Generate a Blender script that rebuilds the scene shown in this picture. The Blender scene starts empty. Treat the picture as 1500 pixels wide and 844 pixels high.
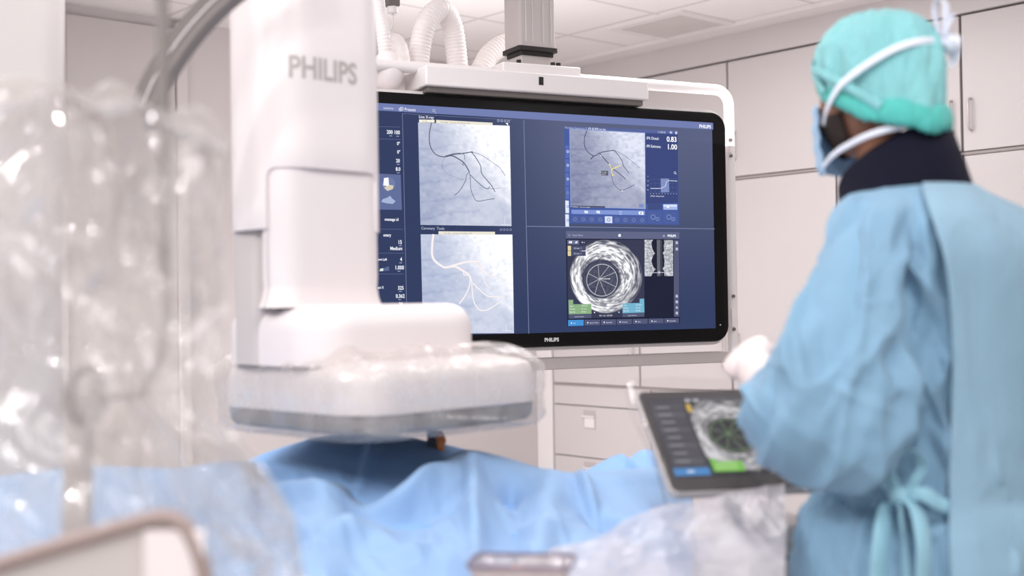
LIGHT_K = 0.76
WORLD_K = 0.38
EXPOSURE = 0.16
import bpy, bmesh, math, random
import numpy as np
from mathutils import Vector, Matrix, noise as mnoise

random.seed(7)
RNG = np.random.default_rng(7)
scene = bpy.context.scene
COL = scene.collection

# ------------------------------------------------------------------ camera
FPX = 1800.0                       # focal length in pixels of a 1500 px wide frame
cam_data = bpy.data.cameras.new('camera')
cam = bpy.data.objects.new('camera', cam_data)
COL.objects.link(cam)
cam_data.sensor_width = 36.0
cam_data.lens = FPX / 1500.0 * 36.0
CAM_LOC = Vector((0, 0, 1.35))
CAM_ROT = Matrix.Rotation(math.radians(90.76), 3, 'X') @ Matrix.Rotation(math.radians(-0.9), 3, 'Z')
cam.matrix_world = Matrix.Translation(CAM_LOC) @ CAM_ROT.to_4x4()
cam_data.clip_start = 0.05
cam_data.dof.use_dof = True
cam_data.dof.focus_distance = 3.95
cam_data.dof.aperture_fstop = 2.35
cam_data.dof.aperture_blades = 0
scene.camera = cam

def ray(px, py):
    return CAM_ROT @ Vector(((px - 750) / FPX, -(py - 422) / FPX, -1.0))

def W(px, py, depth):
    """a point of the place: the survey direction through (px, py), at a forward distance"""
    d = ray(px, py)
    return CAM_LOC + d * (depth / d.y)

def hit_plane(px, py, point, normal):
    d = ray(px, py)
    t = (Vector(point) - CAM_LOC).dot(normal) / d.dot(normal)
    return CAM_LOC + d * t

# ------------------------------------------------------------------ colour / materials
def lin(c):
    out = []
    for v in c[:3]:
        v = v / 255.0
        out.append(v / 12.92 if v <= 0.04045 else ((v + 0.055) / 1.055) ** 2.4)
    return tuple(out) + (1.0,)

def new_mat(name):
    m = bpy.data.materials.new(name)
    m.use_nodes = True
    nt = m.node_tree
    for n in list(nt.nodes):
        nt.nodes.remove(n)
    out = nt.nodes.new('ShaderNodeOutputMaterial')
    return m, nt, out

def N(nt, typ, **kw):
    n = nt.nodes.new(typ)
    for k, v in kw.items():
        setattr(n, k, v)
    return n

def mat(name, rgb, rough=0.5, metal=0.0, spec=0.5, var=0.03, scale=6.0, bump=0.0, bump_scale=40.0,
        sss=0.0, coat=0.0, emit=0.0, sheen=0.0):
    m, nt, out = new_mat(name)
    p = N(nt, 'ShaderNodeBsdfPrincipled')
    nt.links.new(p.outputs[0], out.inputs[0])
    tc = N(nt, 'ShaderNodeTexCoord')
    nz = N(nt, 'ShaderNodeTexNoise')
    nz.inputs['Scale'].default_value = scale
    nz.inputs['Detail'].default_value = 3
    nt.links.new(tc.outputs['Object'], nz.inputs['Vector'])
    ramp = N(nt, 'ShaderNodeValToRGB')
    c = lin(rgb)
    ramp.color_ramp.elements[0].position = 0.3
    ramp.color_ramp.elements[1].position = 0.7
    ramp.color_ramp.elements[0].color = tuple(max(0, x * (1 - var)) for x in c[:3]) + (1,)
    ramp.color_ramp.elements[1].color = tuple(min(1, x * (1 + var)) for x in c[:3]) + (1,)
    nt.links.new(nz.outputs['Fac'], ramp.inputs[0])
    nt.links.new(ramp.outputs[0], p.inputs['Base Color'])
    p.inputs['Roughness'].default_value = rough
    p.inputs['Metallic'].default_value = metal
    p.inputs['Specular IOR Level'].default_value = spec
    if sss:
        p.inputs['Subsurface Weight'].default_value = sss
        p.inputs['Subsurface Radius'].default_value = (0.02, 0.012, 0.008)
    if coat:
        p.inputs['Coat Weight'].default_value = coat
    if sheen:
        p.inputs['Sheen Weight'].default_value = sheen
    if emit:
        p.inputs['Emission Color'].default_value = c
        p.inputs['Emission Strength'].default_value = emit
    if bump:
        nb = N(nt, 'ShaderNodeTexNoise')
        nb.inputs['Scale'].default_value = bump_scale
        nb.inputs['Detail'].default_value = 4
        nt.links.new(tc.outputs['Object'], nb.inputs['Vector'])
        b = N(nt, 'ShaderNodeBump')
        b.inputs['Strength'].default_value = bump
        b.inputs['Distance'].default_value = 0.01
        nt.links.new(nb.outputs['Fac'], b.inputs['Height'])
        nt.links.new(b.outputs[0], p.inputs['Normal'])
    return m

def fabric(name, rgb, rough=0.75, weave=900.0, trans=0.12, wrinkle=0.25, wscale=14.0, var=0.05):
    """thin non-woven cloth: fine weave, small creases, a little light coming through"""
    m, nt, out = new_mat(name)
    p = N(nt, 'ShaderNodeBsdfPrincipled')
    tc = N(nt, 'ShaderNodeTexCoord')
    nz = N(nt, 'ShaderNodeTexNoise')
    nz.inputs['Scale'].default_value = 9.0
    nz.inputs['Detail'].default_value = 5
    nt.links.new(tc.outputs['Object'], nz.inputs['Vector'])
    ramp = N(nt, 'ShaderNodeValToRGB')
    c = lin(rgb)
    ramp.color_ramp.elements[0].position = 0.3
    ramp.color_ramp.elements[1].position = 0.7
    ramp.color_ramp.elements[0].color = tuple(x * (1 - var) for x in c[:3]) + (1,)
    ramp.color_ramp.elements[1].color = tuple(min(1, x * (1 + var)) for x in c[:3]) + (1,)
    nt.links.new(nz.outputs['Fac'], ramp.inputs[0])
    nt.links.new(ramp.outputs[0], p.inputs['Base Color'])
    p.inputs['Roughness'].default_value = rough
    p.inputs['Specular IOR Level'].default_value = 0.25
    p.inputs['Sheen Weight'].default_value = 0.15
    wr = N(nt, 'ShaderNodeTexNoise')
    wr.inputs['Scale'].default_value = wscale
    wr.inputs['Detail'].default_value = 6
    wr.inputs['Distortion'].default_value = 1.2
    mp = N(nt, 'ShaderNodeMapping')
    mp.inputs['Scale'].default_value = (1.0, 1.0, 0.35)
    nt.links.new(tc.outputs['Object'], mp.inputs[0])
    nt.links.new(mp.outputs[0], wr.inputs['Vector'])
    b = N(nt, 'ShaderNodeBump')
    b.inputs['Strength'].default_value = wrinkle
    b.inputs['Distance'].default_value = 0.02
    nt.links.new(wr.outputs['Fac'], b.inputs['Height'])
    nt.links.new(b.outputs[0], p.inputs['Normal'])
    t = N(nt, 'ShaderNodeBsdfTranslucent')
    nt.links.new(ramp.outputs[0], t.inputs[0])
    mix = N(nt, 'ShaderNodeMixShader')
    mix.inputs[0].default_value = trans
    nt.links.new(p.outputs[0], mix.inputs[1])
    nt.links.new(t.outputs[0], mix.inputs[2])
    nt.links.new(mix.outputs[0], out.inputs[0])
    return m

def plastic_film(name, haze=0.35, gloss=0.10, rough=0.12, tint=(238, 234, 232), wr=0.5, wscale=9.0, hz_var=0.25, trans_tint=(246, 244, 243), fres=0.35):
    """clear polythene film: mostly see-through, a milky haze where it creases, sharp glints"""
    m, nt, out = new_mat(name)
    tc = N(nt, 'ShaderNodeTexCoord')
    nz = N(nt, 'ShaderNodeTexNoise')
    nz.inputs['Scale'].default_value = wscale
    nz.inputs['Detail'].default_value = 5
    nz.inputs['Distortion'].default_value = 1.6
    mp = N(nt, 'ShaderNodeMapping')
    mp.inputs['Scale'].default_value = (1.0, 1.0, 0.4)
    nt.links.new(tc.outputs['Object'], mp.inputs[0])
    nt.links.new(mp.outputs[0], nz.inputs['Vector'])
    b = N(nt, 'ShaderNodeBump')
    b.inputs['Strength'].default_value = wr
    b.inputs['Distance'].default_value = 0.02
    nt.links.new(nz.outputs['Fac'], b.inputs['Height'])
    tr = N(nt, 'ShaderNodeBsdfTransparent')
    tr.inputs[0].default_value = lin(trans_tint)
    df = N(nt, 'ShaderNodeBsdfDiffuse')
    df.inputs[0].default_value = lin(tint)
    tl = N(nt, 'ShaderNodeBsdfTranslucent')
    tl.inputs[0].default_value = lin(tint)
    mx = N(nt, 'ShaderNodeMixShader')
    mx.inputs[0].default_value = 0.45
    nt.links.new(df.outputs[0], mx.inputs[1])
    nt.links.new(tl.outputs[0], mx.inputs[2])
    hz = N(nt, 'ShaderNodeMapRange')
    hz.inputs['From Min'].default_value = 0.3
    hz.inputs['From Max'].default_value = 0.7
    hz.inputs['To Min'].default_value = max(0.0, haze - hz_var * haze)
    hz.inputs['To Max'].default_value = haze + hz_var * haze
    nt.links.new(nz.outputs['Fac'], hz.inputs['Value'])
    m1 = N(nt, 'ShaderNodeMixShader')
    nt.links.new(hz.outputs[0], m1.inputs[0])
    nt.links.new(tr.outputs[0], m1.inputs[1])
    nt.links.new(mx.outputs[0], m1.inputs[2])
    gl = N(nt, 'ShaderNodeBsdfAnisotropic')
    gl.inputs['Roughness'].default_value = rough
    gl.inputs[0].default_value = (1, 1, 1, 1)
    nt.links.new(b.outputs[0], gl.inputs['Normal'])
    fr = N(nt, 'ShaderNodeLayerWeight')
    fr.inputs[0].default_value = 0.15
    fm = N(nt, 'ShaderNodeMath', operation='MULTIPLY_ADD')
    nt.links.new(fr.outputs['Fresnel'], fm.inputs[0])
    fm.inputs[1].default_value = fres
    fm.inputs[2].default_value = gloss
    m2 = N(nt, 'ShaderNodeMixShader')
    nt.links.new(fm.outputs[0], m2.inputs[0])
    nt.links.new(m1.outputs[0], m2.inputs[1])
    nt.links.new(gl.outputs[0], m2.inputs[2])
    nt.links.new(m2.outputs[0], out.inputs[0])
    return m

def vcol_emit(name, strength=1.0, rough=0.25):
    """a lit display: the picture is held in a colour attribute of the mesh"""
    m, nt, out = new_mat(name)
    a = N(nt, 'ShaderNodeVertexColor')
    a.layer_name = 'Col'
    p = N(nt, 'ShaderNodeBsdfPrincipled')
    p.inputs['Base Color'].default_value = (0.004, 0.005, 0.008, 1)
    p.inputs['Roughness'].default_value = rough
    p.inputs['Specular IOR Level'].default_value = 0.14
    nt.links.new(a.outputs[0], p.inputs['Emission Color'])
    p.inputs['Emission Strength'].default_value = strength
    nt.links.new(p.outputs[0], out.inputs[0])
    return m

def glow(name, rgb, strength=1.0):
    m, nt, out = new_mat(name)
    p = N(nt, 'ShaderNodeBsdfPrincipled')
    p.inputs['Base Color'].default_value = (0.004, 0.005, 0.008, 1)
    p.inputs['Roughness'].default_value = 0.3
    p.inputs['Specular IOR Level'].default_value = 0.10
    p.inputs['Emission Color'].default_value = lin(rgb)
    p.inputs['Emission Strength'].default_value = strength
    nt.links.new(p.outputs[0], out.inputs[0])
    return m

# ------------------------------------------------------------------ mesh builder
class MB:
    def __init__(self):
        self.v = []; self.f = []; self.m = []
    def add(self, verts, faces, mi=0):
        o = len(self.v)
        self.v += [tuple(x) for x in verts]
        self.f += [tuple(i + o for i in f) for f in faces]
        self.m += [mi] * len(faces)
        return self
    def box(self, x0, x1, y0, y1, z0, z1, mi=0):
        v = [(x, y, z) for x in (x0, x1) for y in (y0, y1) for z in (z0, z1)]
        f = [(0, 1, 3, 2), (4, 6, 7, 5), (0, 4, 5, 1), (2, 3, 7, 6), (0, 2, 6, 4), (1, 5, 7, 3)]
        return self.add(v, f, mi)
    def loft(self, rings, cap0=True, cap1=True, closed=True, mi=0):
        n = len(rings[0]); v = []; f = []
        for r in rings:
            v += [tuple(p) for p in r]
        for k in range(len(rings) - 1):
            for i in range(n if closed else n - 1):
                j = (i + 1) % n
                f.append((k * n + i, k * n + j, (k + 1) * n + j, (k + 1) * n + i))
        if cap0: f.append(tuple(reversed(range(n))))
        if cap1: f.append(tuple(range((len(rings) - 1) * n, len(rings) * n)))
        return self.add(v, f, mi)
    def grid(self, P, mi=0, wrap=False):
        P = np.asarray(P); nv, nu = P.shape[:2]
        v = [tuple(p) for p in P.reshape(-1, 3)]
        f = []
        for j in range(nv - 1):
            for i in range(nu if wrap else nu - 1):
                i2 = (i + 1) % nu
                f.append((j * nu + i, j * nu + i2, (j + 1) * nu + i2, (j + 1) * nu + i))
        return self.add(v, f, mi)
    def tube(self, path, r, n=12, mi=0, caps=True):
        path = [Vector(p) for p in path]
        rr = r if isinstance(r, (list, tuple)) else [r] * len(path)
        rings = []; up = None
        for k, p in enumerate(path):
            a = path[max(0, k - 1)]; b = path[min(len(path) - 1, k + 1)]
            t = (b - a).normalized()
            if up is None:
                up = Vector((0, 0, 1)) if abs(t.z) < 0.9 else Vector((0, 1, 0))
            s = t.cross(up)
            if s.length < 1e-6: s = t.cross(Vector((1, 0, 0)))
            s.normalize(); up = s.cross(t).normalized()
            rings.append([p + s * (rr[k] * math.cos(2 * math.pi * i / n)) + up * (rr[k] * math.sin(2 * math.pi * i / n)) for i in range(n)])
        return self.loft(rings, caps, caps, True, mi)
    def cyl(self, c, axis, r, h, n=24, mi=0, bev=0.0):
        c = Vector(c); a = Vector(axis).normalized()
        if bev:
            pts = [c, c + a * 1e-5, c + a * bev, c + a * (h - bev), c + a * (h - 1e-5), c + a * h]
            rad = [r - bev, r - bev, r, r, r - bev, r - bev]
            return self.tube(pts, rad, n, mi)
        return self.tube([c, c + a * h], r, n, mi)
    def poly(self, pts, mi=0):
        return self.add(pts, [tuple(range(len(pts)))], mi)
    def build(self, name, mats, parent=None, smooth=40, bevel=0.0, bseg=3, solid=0.0, sub=0, offset=-1.0, loc=None):
        me = bpy.data.meshes.new(name)
        me.from_pydata(self.v, [], self.f)
        if not isinstance(mats, (list, tuple)): mats = [mats]
        for m in mats: me.materials.append(m)
        if len(mats) > 1:
            me.polygons.foreach_set('material_index', self.m)
        me.update()
        o = bpy.data.objects.new(name, me)
        COL.objects.link(o)
        if parent is not None: o.parent = parent
        if loc is not None: o.location = loc
        if smooth:
            me.polygons.foreach_set('use_smooth', [True] * len(me.polygons))
            if smooth < 180:
                me.set_sharp_from_angle(angle=math.radians(smooth))
        if bevel:
            b = o.modifiers.new('bevel', 'BEVEL'); b.width = bevel; b.segments = bseg
            b.limit_method = 'ANGLE'; b.angle_limit = math.radians(40)
        if solid:
            s = o.modifiers.new('solid', 'SOLIDIFY'); s.thickness = solid; s.offset = offset
        if sub:
            s = o.modifiers.new('sub', 'SUBSURF'); s.levels = sub; s.render_levels = sub
        return o

def fix_normals(o):
    bm = bmesh.new(); bm.from_mesh(o.data)
    bmesh.ops.recalc_face_normals(bm, faces=bm.faces)
    bm.to_mesh(o.data); bm.free()
    return o

def tag(o, label=None, cat=None, group=None, kind=None):
    if label: o['label'] = label
    if cat: o['category'] = cat
    if group: o['group'] = group
    if kind: o['kind'] = kind
    return o

def thing(name, label, cat, loc=(0, 0, 0), rz=0.0, group=None):
    o = bpy.data.objects.new(name, None)
    COL.objects.link(o)
    o.empty_display_size = 0.05
    o.location = loc
    o.rotation_euler = (0, 0, rz)
    return tag(o, label, cat, group)

def to_local(o, p):
    m = Matrix.Translation(o.location) @ o.rotation_euler.to_matrix().to_4x4()
    return m.inverted() @ Vector(p)

def rrect(hx, hy, r, seg=8, cx=0.0, cy=0.0):
    """rounded rectangle outline, counter-clockwise"""
    pts = []
    for (sx, sy, a0) in ((1, 1, 0), (-1, 1, 90), (-1, -1, 180), (1, -1, 270)):
        for k in range(seg + 1):
            a = math.radians(a0 + 90.0 * k / seg)
            pts.append((cx + sx * (hx - r) + r * math.cos(a), cy + sy * (hy - r) + r * math.sin(a)))
    return pts

def catmull(pts, n=8):
    P = [np.array(p, float) for p in pts]
    P = [2 * P[0] - P[1]] + P + [2 * P[-1] - P[-2]]
    out = []
    for i in range(1, len(P) - 2):
        for k in range(n):
            t = k / n
            out.append(0.5 * ((2 * P[i]) + (-P[i - 1] + P[i + 1]) * t + (2 * P[i - 1] - 5 * P[i] + 4 * P[i + 1] - P[i + 2]) * t * t
                              + (-P[i - 1] + 3 * P[i] - 3 * P[i + 1] + P[i + 2]) * t ** 3))
    out.append(P[-2])
    return out

def text_geo(s, size, bold=0.0, align='LEFT', squeeze=1.0):
    """letters as flat triangles in the xy plane"""
    cu = bpy.data.curves.new('letters', 'FONT')
    cu.body = s; cu.size = size; cu.align_x = align; cu.offset = bold * size; cu.resolution_u = 3
    ob = bpy.data.objects.new('letters', cu)
    COL.objects.link(ob)
    dg = bpy.context.evaluated_depsgraph_get()
    me = bpy.data.meshes.new_from_object(ob.evaluated_get(dg))
    v = [(p.co.x * squeeze, p.co.y) for p in me.vertices]
    f = [tuple(p.vertices) for p in me.polygons]
    bpy.data.objects.remove(ob); bpy.data.curves.remove(cu); bpy.data.meshes.remove(me)
    return v, f

# numpy value noise -------------------------------------------------
_NT = {}
def vnoise(x, y, seed=0):
    x = np.asarray(x, float); y = np.asarray(y, float)
    if seed not in _NT: _NT[seed] = np.random.default_rng(seed).random((256, 256))
    T = _NT[seed]
    xi = np.floor(x).astype(int); yi = np.floor(y).astype(int)
    fx = x - xi; fy = y - yi
    fx = fx * fx * fx * (fx * (fx * 6 - 15) + 10); fy = fy * fy * fy * (fy * (fy * 6 - 15) + 10)
    g = lambda a, b: T[a % 256, b % 256]
    return (g(xi, yi) * (1 - fx) + g(xi + 1, yi) * fx) * (1 - fy) + (g(xi, yi + 1) * (1 - fx) + g(xi + 1, yi + 1) * fx) * fy

def fbm(x, y, seed=0, octv=4, gain=0.5):
    s = 0; a = 1; t = 0
    for k in range(octv):
        s = s + a * vnoise(np.asarray(x) * 2 ** k, np.asarray(y) * 2 ** k, seed + k); t += a; a *= gain
    return s / t

def ridge(x, y, seed=0, octv=3):
    s = 0; a = 1; t = 0
    for k in range(octv):
        s = s + a * (1 - np.abs(2 * vnoise(np.asarray(x) * 2 ** k, np.asarray(y) * 2 ** k, seed + k) - 1)); t += a; a *= 0.5
    return s / t
# ------------------------------------------------------------------ materials
M = {}
M['wall'] = mat('wall_paint', (200, 193, 193), 0.6, var=0.012, scale=2, bump=0.05, bump_scale=120)
M['cab'] = mat('cabinet_laminate', (199, 192, 192), 0.45, var=0.012, scale=3)
M['gap'] = mat('shadow_gap', (110, 100, 99), 0.8)
M['carcass'] = mat('carcass_board', (165, 155, 152), 0.7)
M['handle'] = mat('brushed_handle', (196, 188, 186), 0.35, metal=0.3)
M['white'] = mat('white_enamel', (229, 220, 220), 0.42, var=0.008, scale=3)
M['white2'] = mat('offwhite_housing', (226, 220, 220), 0.42, var=0.012, scale=3)
M['grey'] = mat('light_grey_plastic', (182, 174, 172), 0.5, var=0.02)
M['dgrey'] = mat('dark_grey_plastic', (104, 97, 95), 0.5)
M['black'] = mat('black_gloss_bezel', (13, 12, 13), 0.3, spec=0.15, var=0.0)
M['rubber'] = mat('black_rubber', (32, 28, 27), 0.7)
M['steel'] = mat('satin_steel', (176, 170, 168), 0.35, metal=0.8, var=0.02)
M['floor'] = mat('grey_vinyl_floor', (214, 209, 208), 0.4, var=0.06, scale=20)

def ceiling_mat():
    m, nt, out = new_mat('ceiling_tiles')
    p = N(nt, 'ShaderNodeBsdfPrincipled')
    p.inputs['Roughness'].default_value = 0.8
    nt.links.new(p.outputs[0], out.inputs[0])
    tc = N(nt, 'ShaderNodeTexCoord')
    sep = N(nt, 'ShaderNodeSeparateXYZ')
    nt.links.new(tc.outputs['Object'], sep.inputs[0])
    def line(axis):
        a = N(nt, 'ShaderNodeMath', operation='PINGPONG'); a.inputs[1].default_value = 0.3
        nt.links.new(sep.outputs[axis], a.inputs[0])
        b = N(nt, 'ShaderNodeMath', operation='LESS_THAN'); b.inputs[1].default_value = 0.012
        nt.links.new(a.outputs[0], b.inputs[0])
        return b
    mx = N(nt, 'ShaderNodeMath', operation='MAXIMUM')
    nt.links.new(line(0).outputs[0], mx.inputs[0]); nt.links.new(line(1).outputs[0], mx.inputs[1])
    c = N(nt, 'ShaderNodeMix', data_type='RGBA')
    c.inputs[6].default_value = lin((236, 231, 230)); c.inputs[7].default_value = lin((212, 205, 204))
    nt.links.new(mx.outputs[0], c.inputs[0])
    nt.links.new(c.outputs[2], p.inputs['Base Color'])
    nz = N(nt, 'ShaderNodeTexNoise'); nz.inputs['Scale'].default_value = 150
    nt.links.new(tc.outputs['Object'], nz.inputs['Vector'])
    b = N(nt, 'ShaderNodeBump'); b.inputs['Strength'].default_value = 0.1
    nt.links.new(nz.outputs['Fac'], b.inputs['Height']); nt.links.new(b.outputs[0], p.inputs['Normal'])
    return m
M['ceiling'] = ceiling_mat()

# ------------------------------------------------------------------ room frame
# local x runs to the right along the cabinet wall, y into that wall, z up
RO = Vector((1.155, 6.3, 0))
RZ = math.atan2(-0.747, 0.664)
RM = Matrix.Translation(RO) @ Matrix.Rotation(RZ, 4, 'Z')
RMI = RM.inverted()
CEIL = 2.74
def room_pt(px, py, y=0.0):
    n = (RM.to_3x3() @ Vector((0, 1, 0)))
    return RMI @ hit_plane(px, py, RM @ Vector((0, y, 0)), n)

def structure(name, mb, m, **kw):
    o = mb.build(name, m, None, **kw)
    o.matrix_world = RM
    return tag(o, kind='structure')

XL = -1.52            # the back wall
structure('floor', MB().box(XL - 0.1, 7.2, -9.0, 0.6, -0.05, 0.0), M['floor'], smooth=0)
structure('wall_right', MB().box(XL - 0.1, 7.2, 0.46, 0.56, 0.0, CEIL + 0.05), M['wall'], smooth=0)
structure('wall_back', MB().box(XL - 0.1, XL, -9.0, 0.5, 0.0, CEIL + 0.05), M['wall'], smooth=0)
structure('ceiling', MB().box(XL - 0.1, 7.2, -9.0, 0.6, CEIL, CEIL + 0.06), M['ceiling'], smooth=0)
structure('trim_1', MB().box(XL, 7.2, -0.02, 0.46, 2.59, CEIL - 0.001), M['cab'], smooth=0)       # bulkhead over the cupboards
structure('trim_2', MB().box(XL, 7.2, -0.16, -0.021, CEIL - 0.022, CEIL - 0.001), M['white2'], smooth=0)  # ceiling edge strip
structure('trim_3', MB().box(XL + 0.001, -1.385, -0.01, 0.45, 0.0, 2.589), M['white2'], smooth=30, bevel=0.004)  # end post
M['rail'] = mat('grey_rail', (158, 149, 147), 0.6)
structure('trim_4', MB().box(-1.384, 7.2, 0.004, 0.0195, 1.9712, 1.9838), M['rail'], smooth=0)
structure('trim_5', MB().box(-1.384, 7.2, 0.004, 0.0195, 0.8675, 0.8795), M['rail'], smooth=0)
structure('baseboard_back', MB().box(XL, XL + 0.015, -8.9, -0.03, 0.0, 0.1), M['white2'], smooth=0)

# a plain door in the back wall, at the left
dr = thing('door_1', None, None, (0, 0, 0))
dr.matrix_world = RM
dr['kind'] = 'structure'
pa = RMI @ hit_plane(92, 60, RM @ Vector((XL, 0, 0)), RM.to_3x3() @ Vector((1, 0, 0)))
pb = RMI @ hit_plane(252, 60, RM @ Vector((XL, 0, 0)), RM.to_3x3() @ Vector((1, 0, 0)))
M['door'] = mat('grey_door', (194, 187, 186), 0.5, var=0.012)
MB().box(XL, XL + 0.03, pa.y, pb.y, 0.005, 2.69).build('door_leaf', M['door'], dr, smooth=30, bevel=0.004)
fr = MB()
fr.box(XL, XL + 0.045, pa.y - 0.06, pa.y - 0.002, 0.0, 2.72).box(XL, XL + 0.045, pb.y + 0.002, pb.y + 0.06, 0.0, 2.72)
fr.build('door_frame', M['wall'], dr, smooth=30, bevel=0.005)

# ------------------------------------------------------------------ fitted cupboards
MODW = 0.642
G0 = -0.04            # x of a door gap; the others follow at MODW
ROWS = [(1.985, 2.585), (0.880, 1.970)]
def bar_handle(parent, x, z0, z1):
    mb = MB()
    mb.tube([(x, 0.0, z0), (x, -0.026, z0 + 0.004), (x, -0.03, z0 + 0.014), (x, -0.03, z1 - 0.014), (x, -0.026, z1 - 0.004), (x, 0.0, z1)], 0.0055, 10)
    return mb.build('handle', M['handle'], parent)
names = {0: ('upper', 'short'), 1: ('lower', 'tall')}
col_words = {-2: 'beside the white end post, behind the big screen', -1: 'behind the screen right edge', 0: 'right of the screen',
             1: 'behind the capped head', 2: 'at the far right edge of the photo', 3: 'beyond the right edge'}
row_words = {0: 'upper off-white wall cupboard', 1: 'tall off-white cupboard under the upper row'}
for row, (z0, z1) in enumerate(ROWS):
    for k in range(-2, 4):
        x0 = G0 + k * MODW; x1 = x0 + MODW
        if k == -2:
            x0 = -1.385 + 0.004
        t = thing('wall_cupboard', row_words[row] + ', ' + col_words[k], 'cupboard', (0, 0, 0), 0, 'fitted wall cupboards')
        t.matrix_world = RM
        MB().box(x0 + 0.001, x1 - 0.001, 0.02, 0.44, z0 - 0.004, z1 + 0.004).build('carcass', M['gap'], t, smooth=0)
        d = MB().box(x0 + 0.006, x1 - 0.006, -0.002, 0.018, z0 + 0.003, z1 - 0.003).build('door', M['cab'], t, smooth=30, bevel=0.002)
        if row == 0:
            hx = x0 + 0.045 if k % 2 == 0 else x1 - 0.045
            zz = (z0 + 0.09, z0 + 0.23)
        else:
            hx = x1 - 0.045 if k in (-2, -1, 1) else x0 + 0.045
            zz = (z0 + 0.13, z0 + 0.30)
        bar_handle(d, hx, zz[0], zz[1])
# drawer cabinets below
dz = [(0.757, 0.866), (0.458, 0.751), (0.158, 0.452)]
for k in range(-1, 3):
    x0 = -1.381 + (k + 1) * 0.78; x1 = x0 + 0.774
    w = ['below the cupboards, left of the tablet', 'below the cupboards, behind the tablet', 'behind the gowned person, hidden half', 'behind the gowned back, right end'][k + 1]
    t = thing('drawer_cabinet', 'off-white drawer cabinet with recessed pulls ' + w, 'cabinet', (0, 0, 0), 0, 'drawer cabinets along the wall')
    t.matrix_world = RM
    MB().box(x0, x1, 0.022, 0.44, 0.1, 0.872).build('carcass', M['gap'], t, smooth=0)
    MB().box(x0 + 0.002, x1 - 0.002, 0.06, 0.44, 0.0, 0.1).build('plinth', M['dgrey'], t, smooth=0)
    for i, (a, b) in enumerate(dz):
        d = MB().box(x0 + 0.003, x1 - 0.003, 0.0, 0.02, a, b).build('drawer', M['cab'], t, smooth=30, bevel=0.002)
        if i:
            hx = x0 + 0.30; hz = b - 0.075
            c = MB().box(hx - 0.05, hx + 0.05, -0.003, 0.0, hz - 0.055, hz + 0.055)
            c.build('pull_cup', M['grey'], d, smooth=30, bevel=0.002)
            h = MB()
            h.box(hx - 0.04, hx + 0.04, -0.005, -0.0025, hz - 0.045, hz + 0.012)
            h.tube([(hx - 0.05, -0.012, hz + 0.018), (hx + 0.05, -0.012, hz + 0.018)], 0.006, 10)
            h.build('pull_bar', M['white2'], d)
# ------------------------------------------------------------------ ceiling vent
up = Vector((0, 0, 1))
cv = [RMI @ hit_plane(px, py, (0, 0, CEIL), up) for px, py in ((919, 38), (1001, 17), (1066, 37), (975, 56))]
cxy = sum(cv, Vector()) / 4
vt = thing('ceiling_vent', 'square grey perforated ceiling vent above the cupboards', 'vent')
vt.matrix_world = RM @ Matrix.Translation((cxy.x, cxy.y, CEIL))
hs = 0.5 * ((cv[0] - cv[1]).length + (cv[1] - cv[2]).length) / 2
f_ = MB()
for a in (-1, 1):
    f_.box(-hs - 0.05, hs + 0.05, a * (hs + 0.025) - 0.025, a * (hs + 0.025) + 0.025, -0.012, 0.0)
    f_.box(a * (hs + 0.025) - 0.025, a * (hs + 0.025) + 0.025, -hs, hs, -0.012, 0.0)
f_.build('vent_frame', M['ceiling'] if False else M['white2'], vt, smooth=0)
M['grille'] = mat('vent_grille', (208, 201, 199), 0.7, bump=0.4, bump_scale=220)
MB().box(-hs, hs, -hs, hs, -0.006, 0.0).build('grille', M['grille'], vt, smooth=0)
# ------------------------------------------------------------------ the big hanging display
MR = W(1066, 332, 4.30)                       # right outer edge of the display
MA = math.radians(25.6)
MDIR = Vector((math.cos(MA), math.sin(MA), 0))
MNRM = Vector((-math.sin(MA), math.cos(MA), 0))   # away from the viewer
MH = 0.80
MW = 1.42
MZ0 = W(1066, 500, 4.30).z
MO = Vector((MR.x, MR.y, 0)) - MDIR * MW          # left end on the floor plan
MM = Matrix.Translation(MO) @ Matrix.Rotation(MA, 4, 'Z')
MMI = MM.inverted()
def mon(px, py, y=0.0):
    p = MMI @ hit_plane(px, py, MO + MNRM * y, MNRM)
    return p.x, p.z
big = thing('wall_display', 'large black-framed display screen showing heart x-rays, hung from the ceiling', 'screen', MO, MA)

# casing with a flat glass front
c0 = MW / 2; cz = MZ0 + MH / 2
mb = MB()
out_ = rrect(MW / 2, MH / 2, 0.055, 10, c0, cz)
def ring_y(pts, y, inset=0.0):
    return [(c0 + (x - c0) * (1 - inset / (MW / 2)), y, cz + (z - cz) * (1 - inset / (MH / 2))) for x, z in pts]
mb.loft([ring_y(out_, 0.0, 0.008), ring_y(out_, 0.003, 0.002), ring_y(out_, 0.01), ring_y(out_, 0.07), ring_y(out_, 0.085, 0.03)])
fix_normals(mb.build('bezel', M['black'], big, smooth=35))

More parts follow.
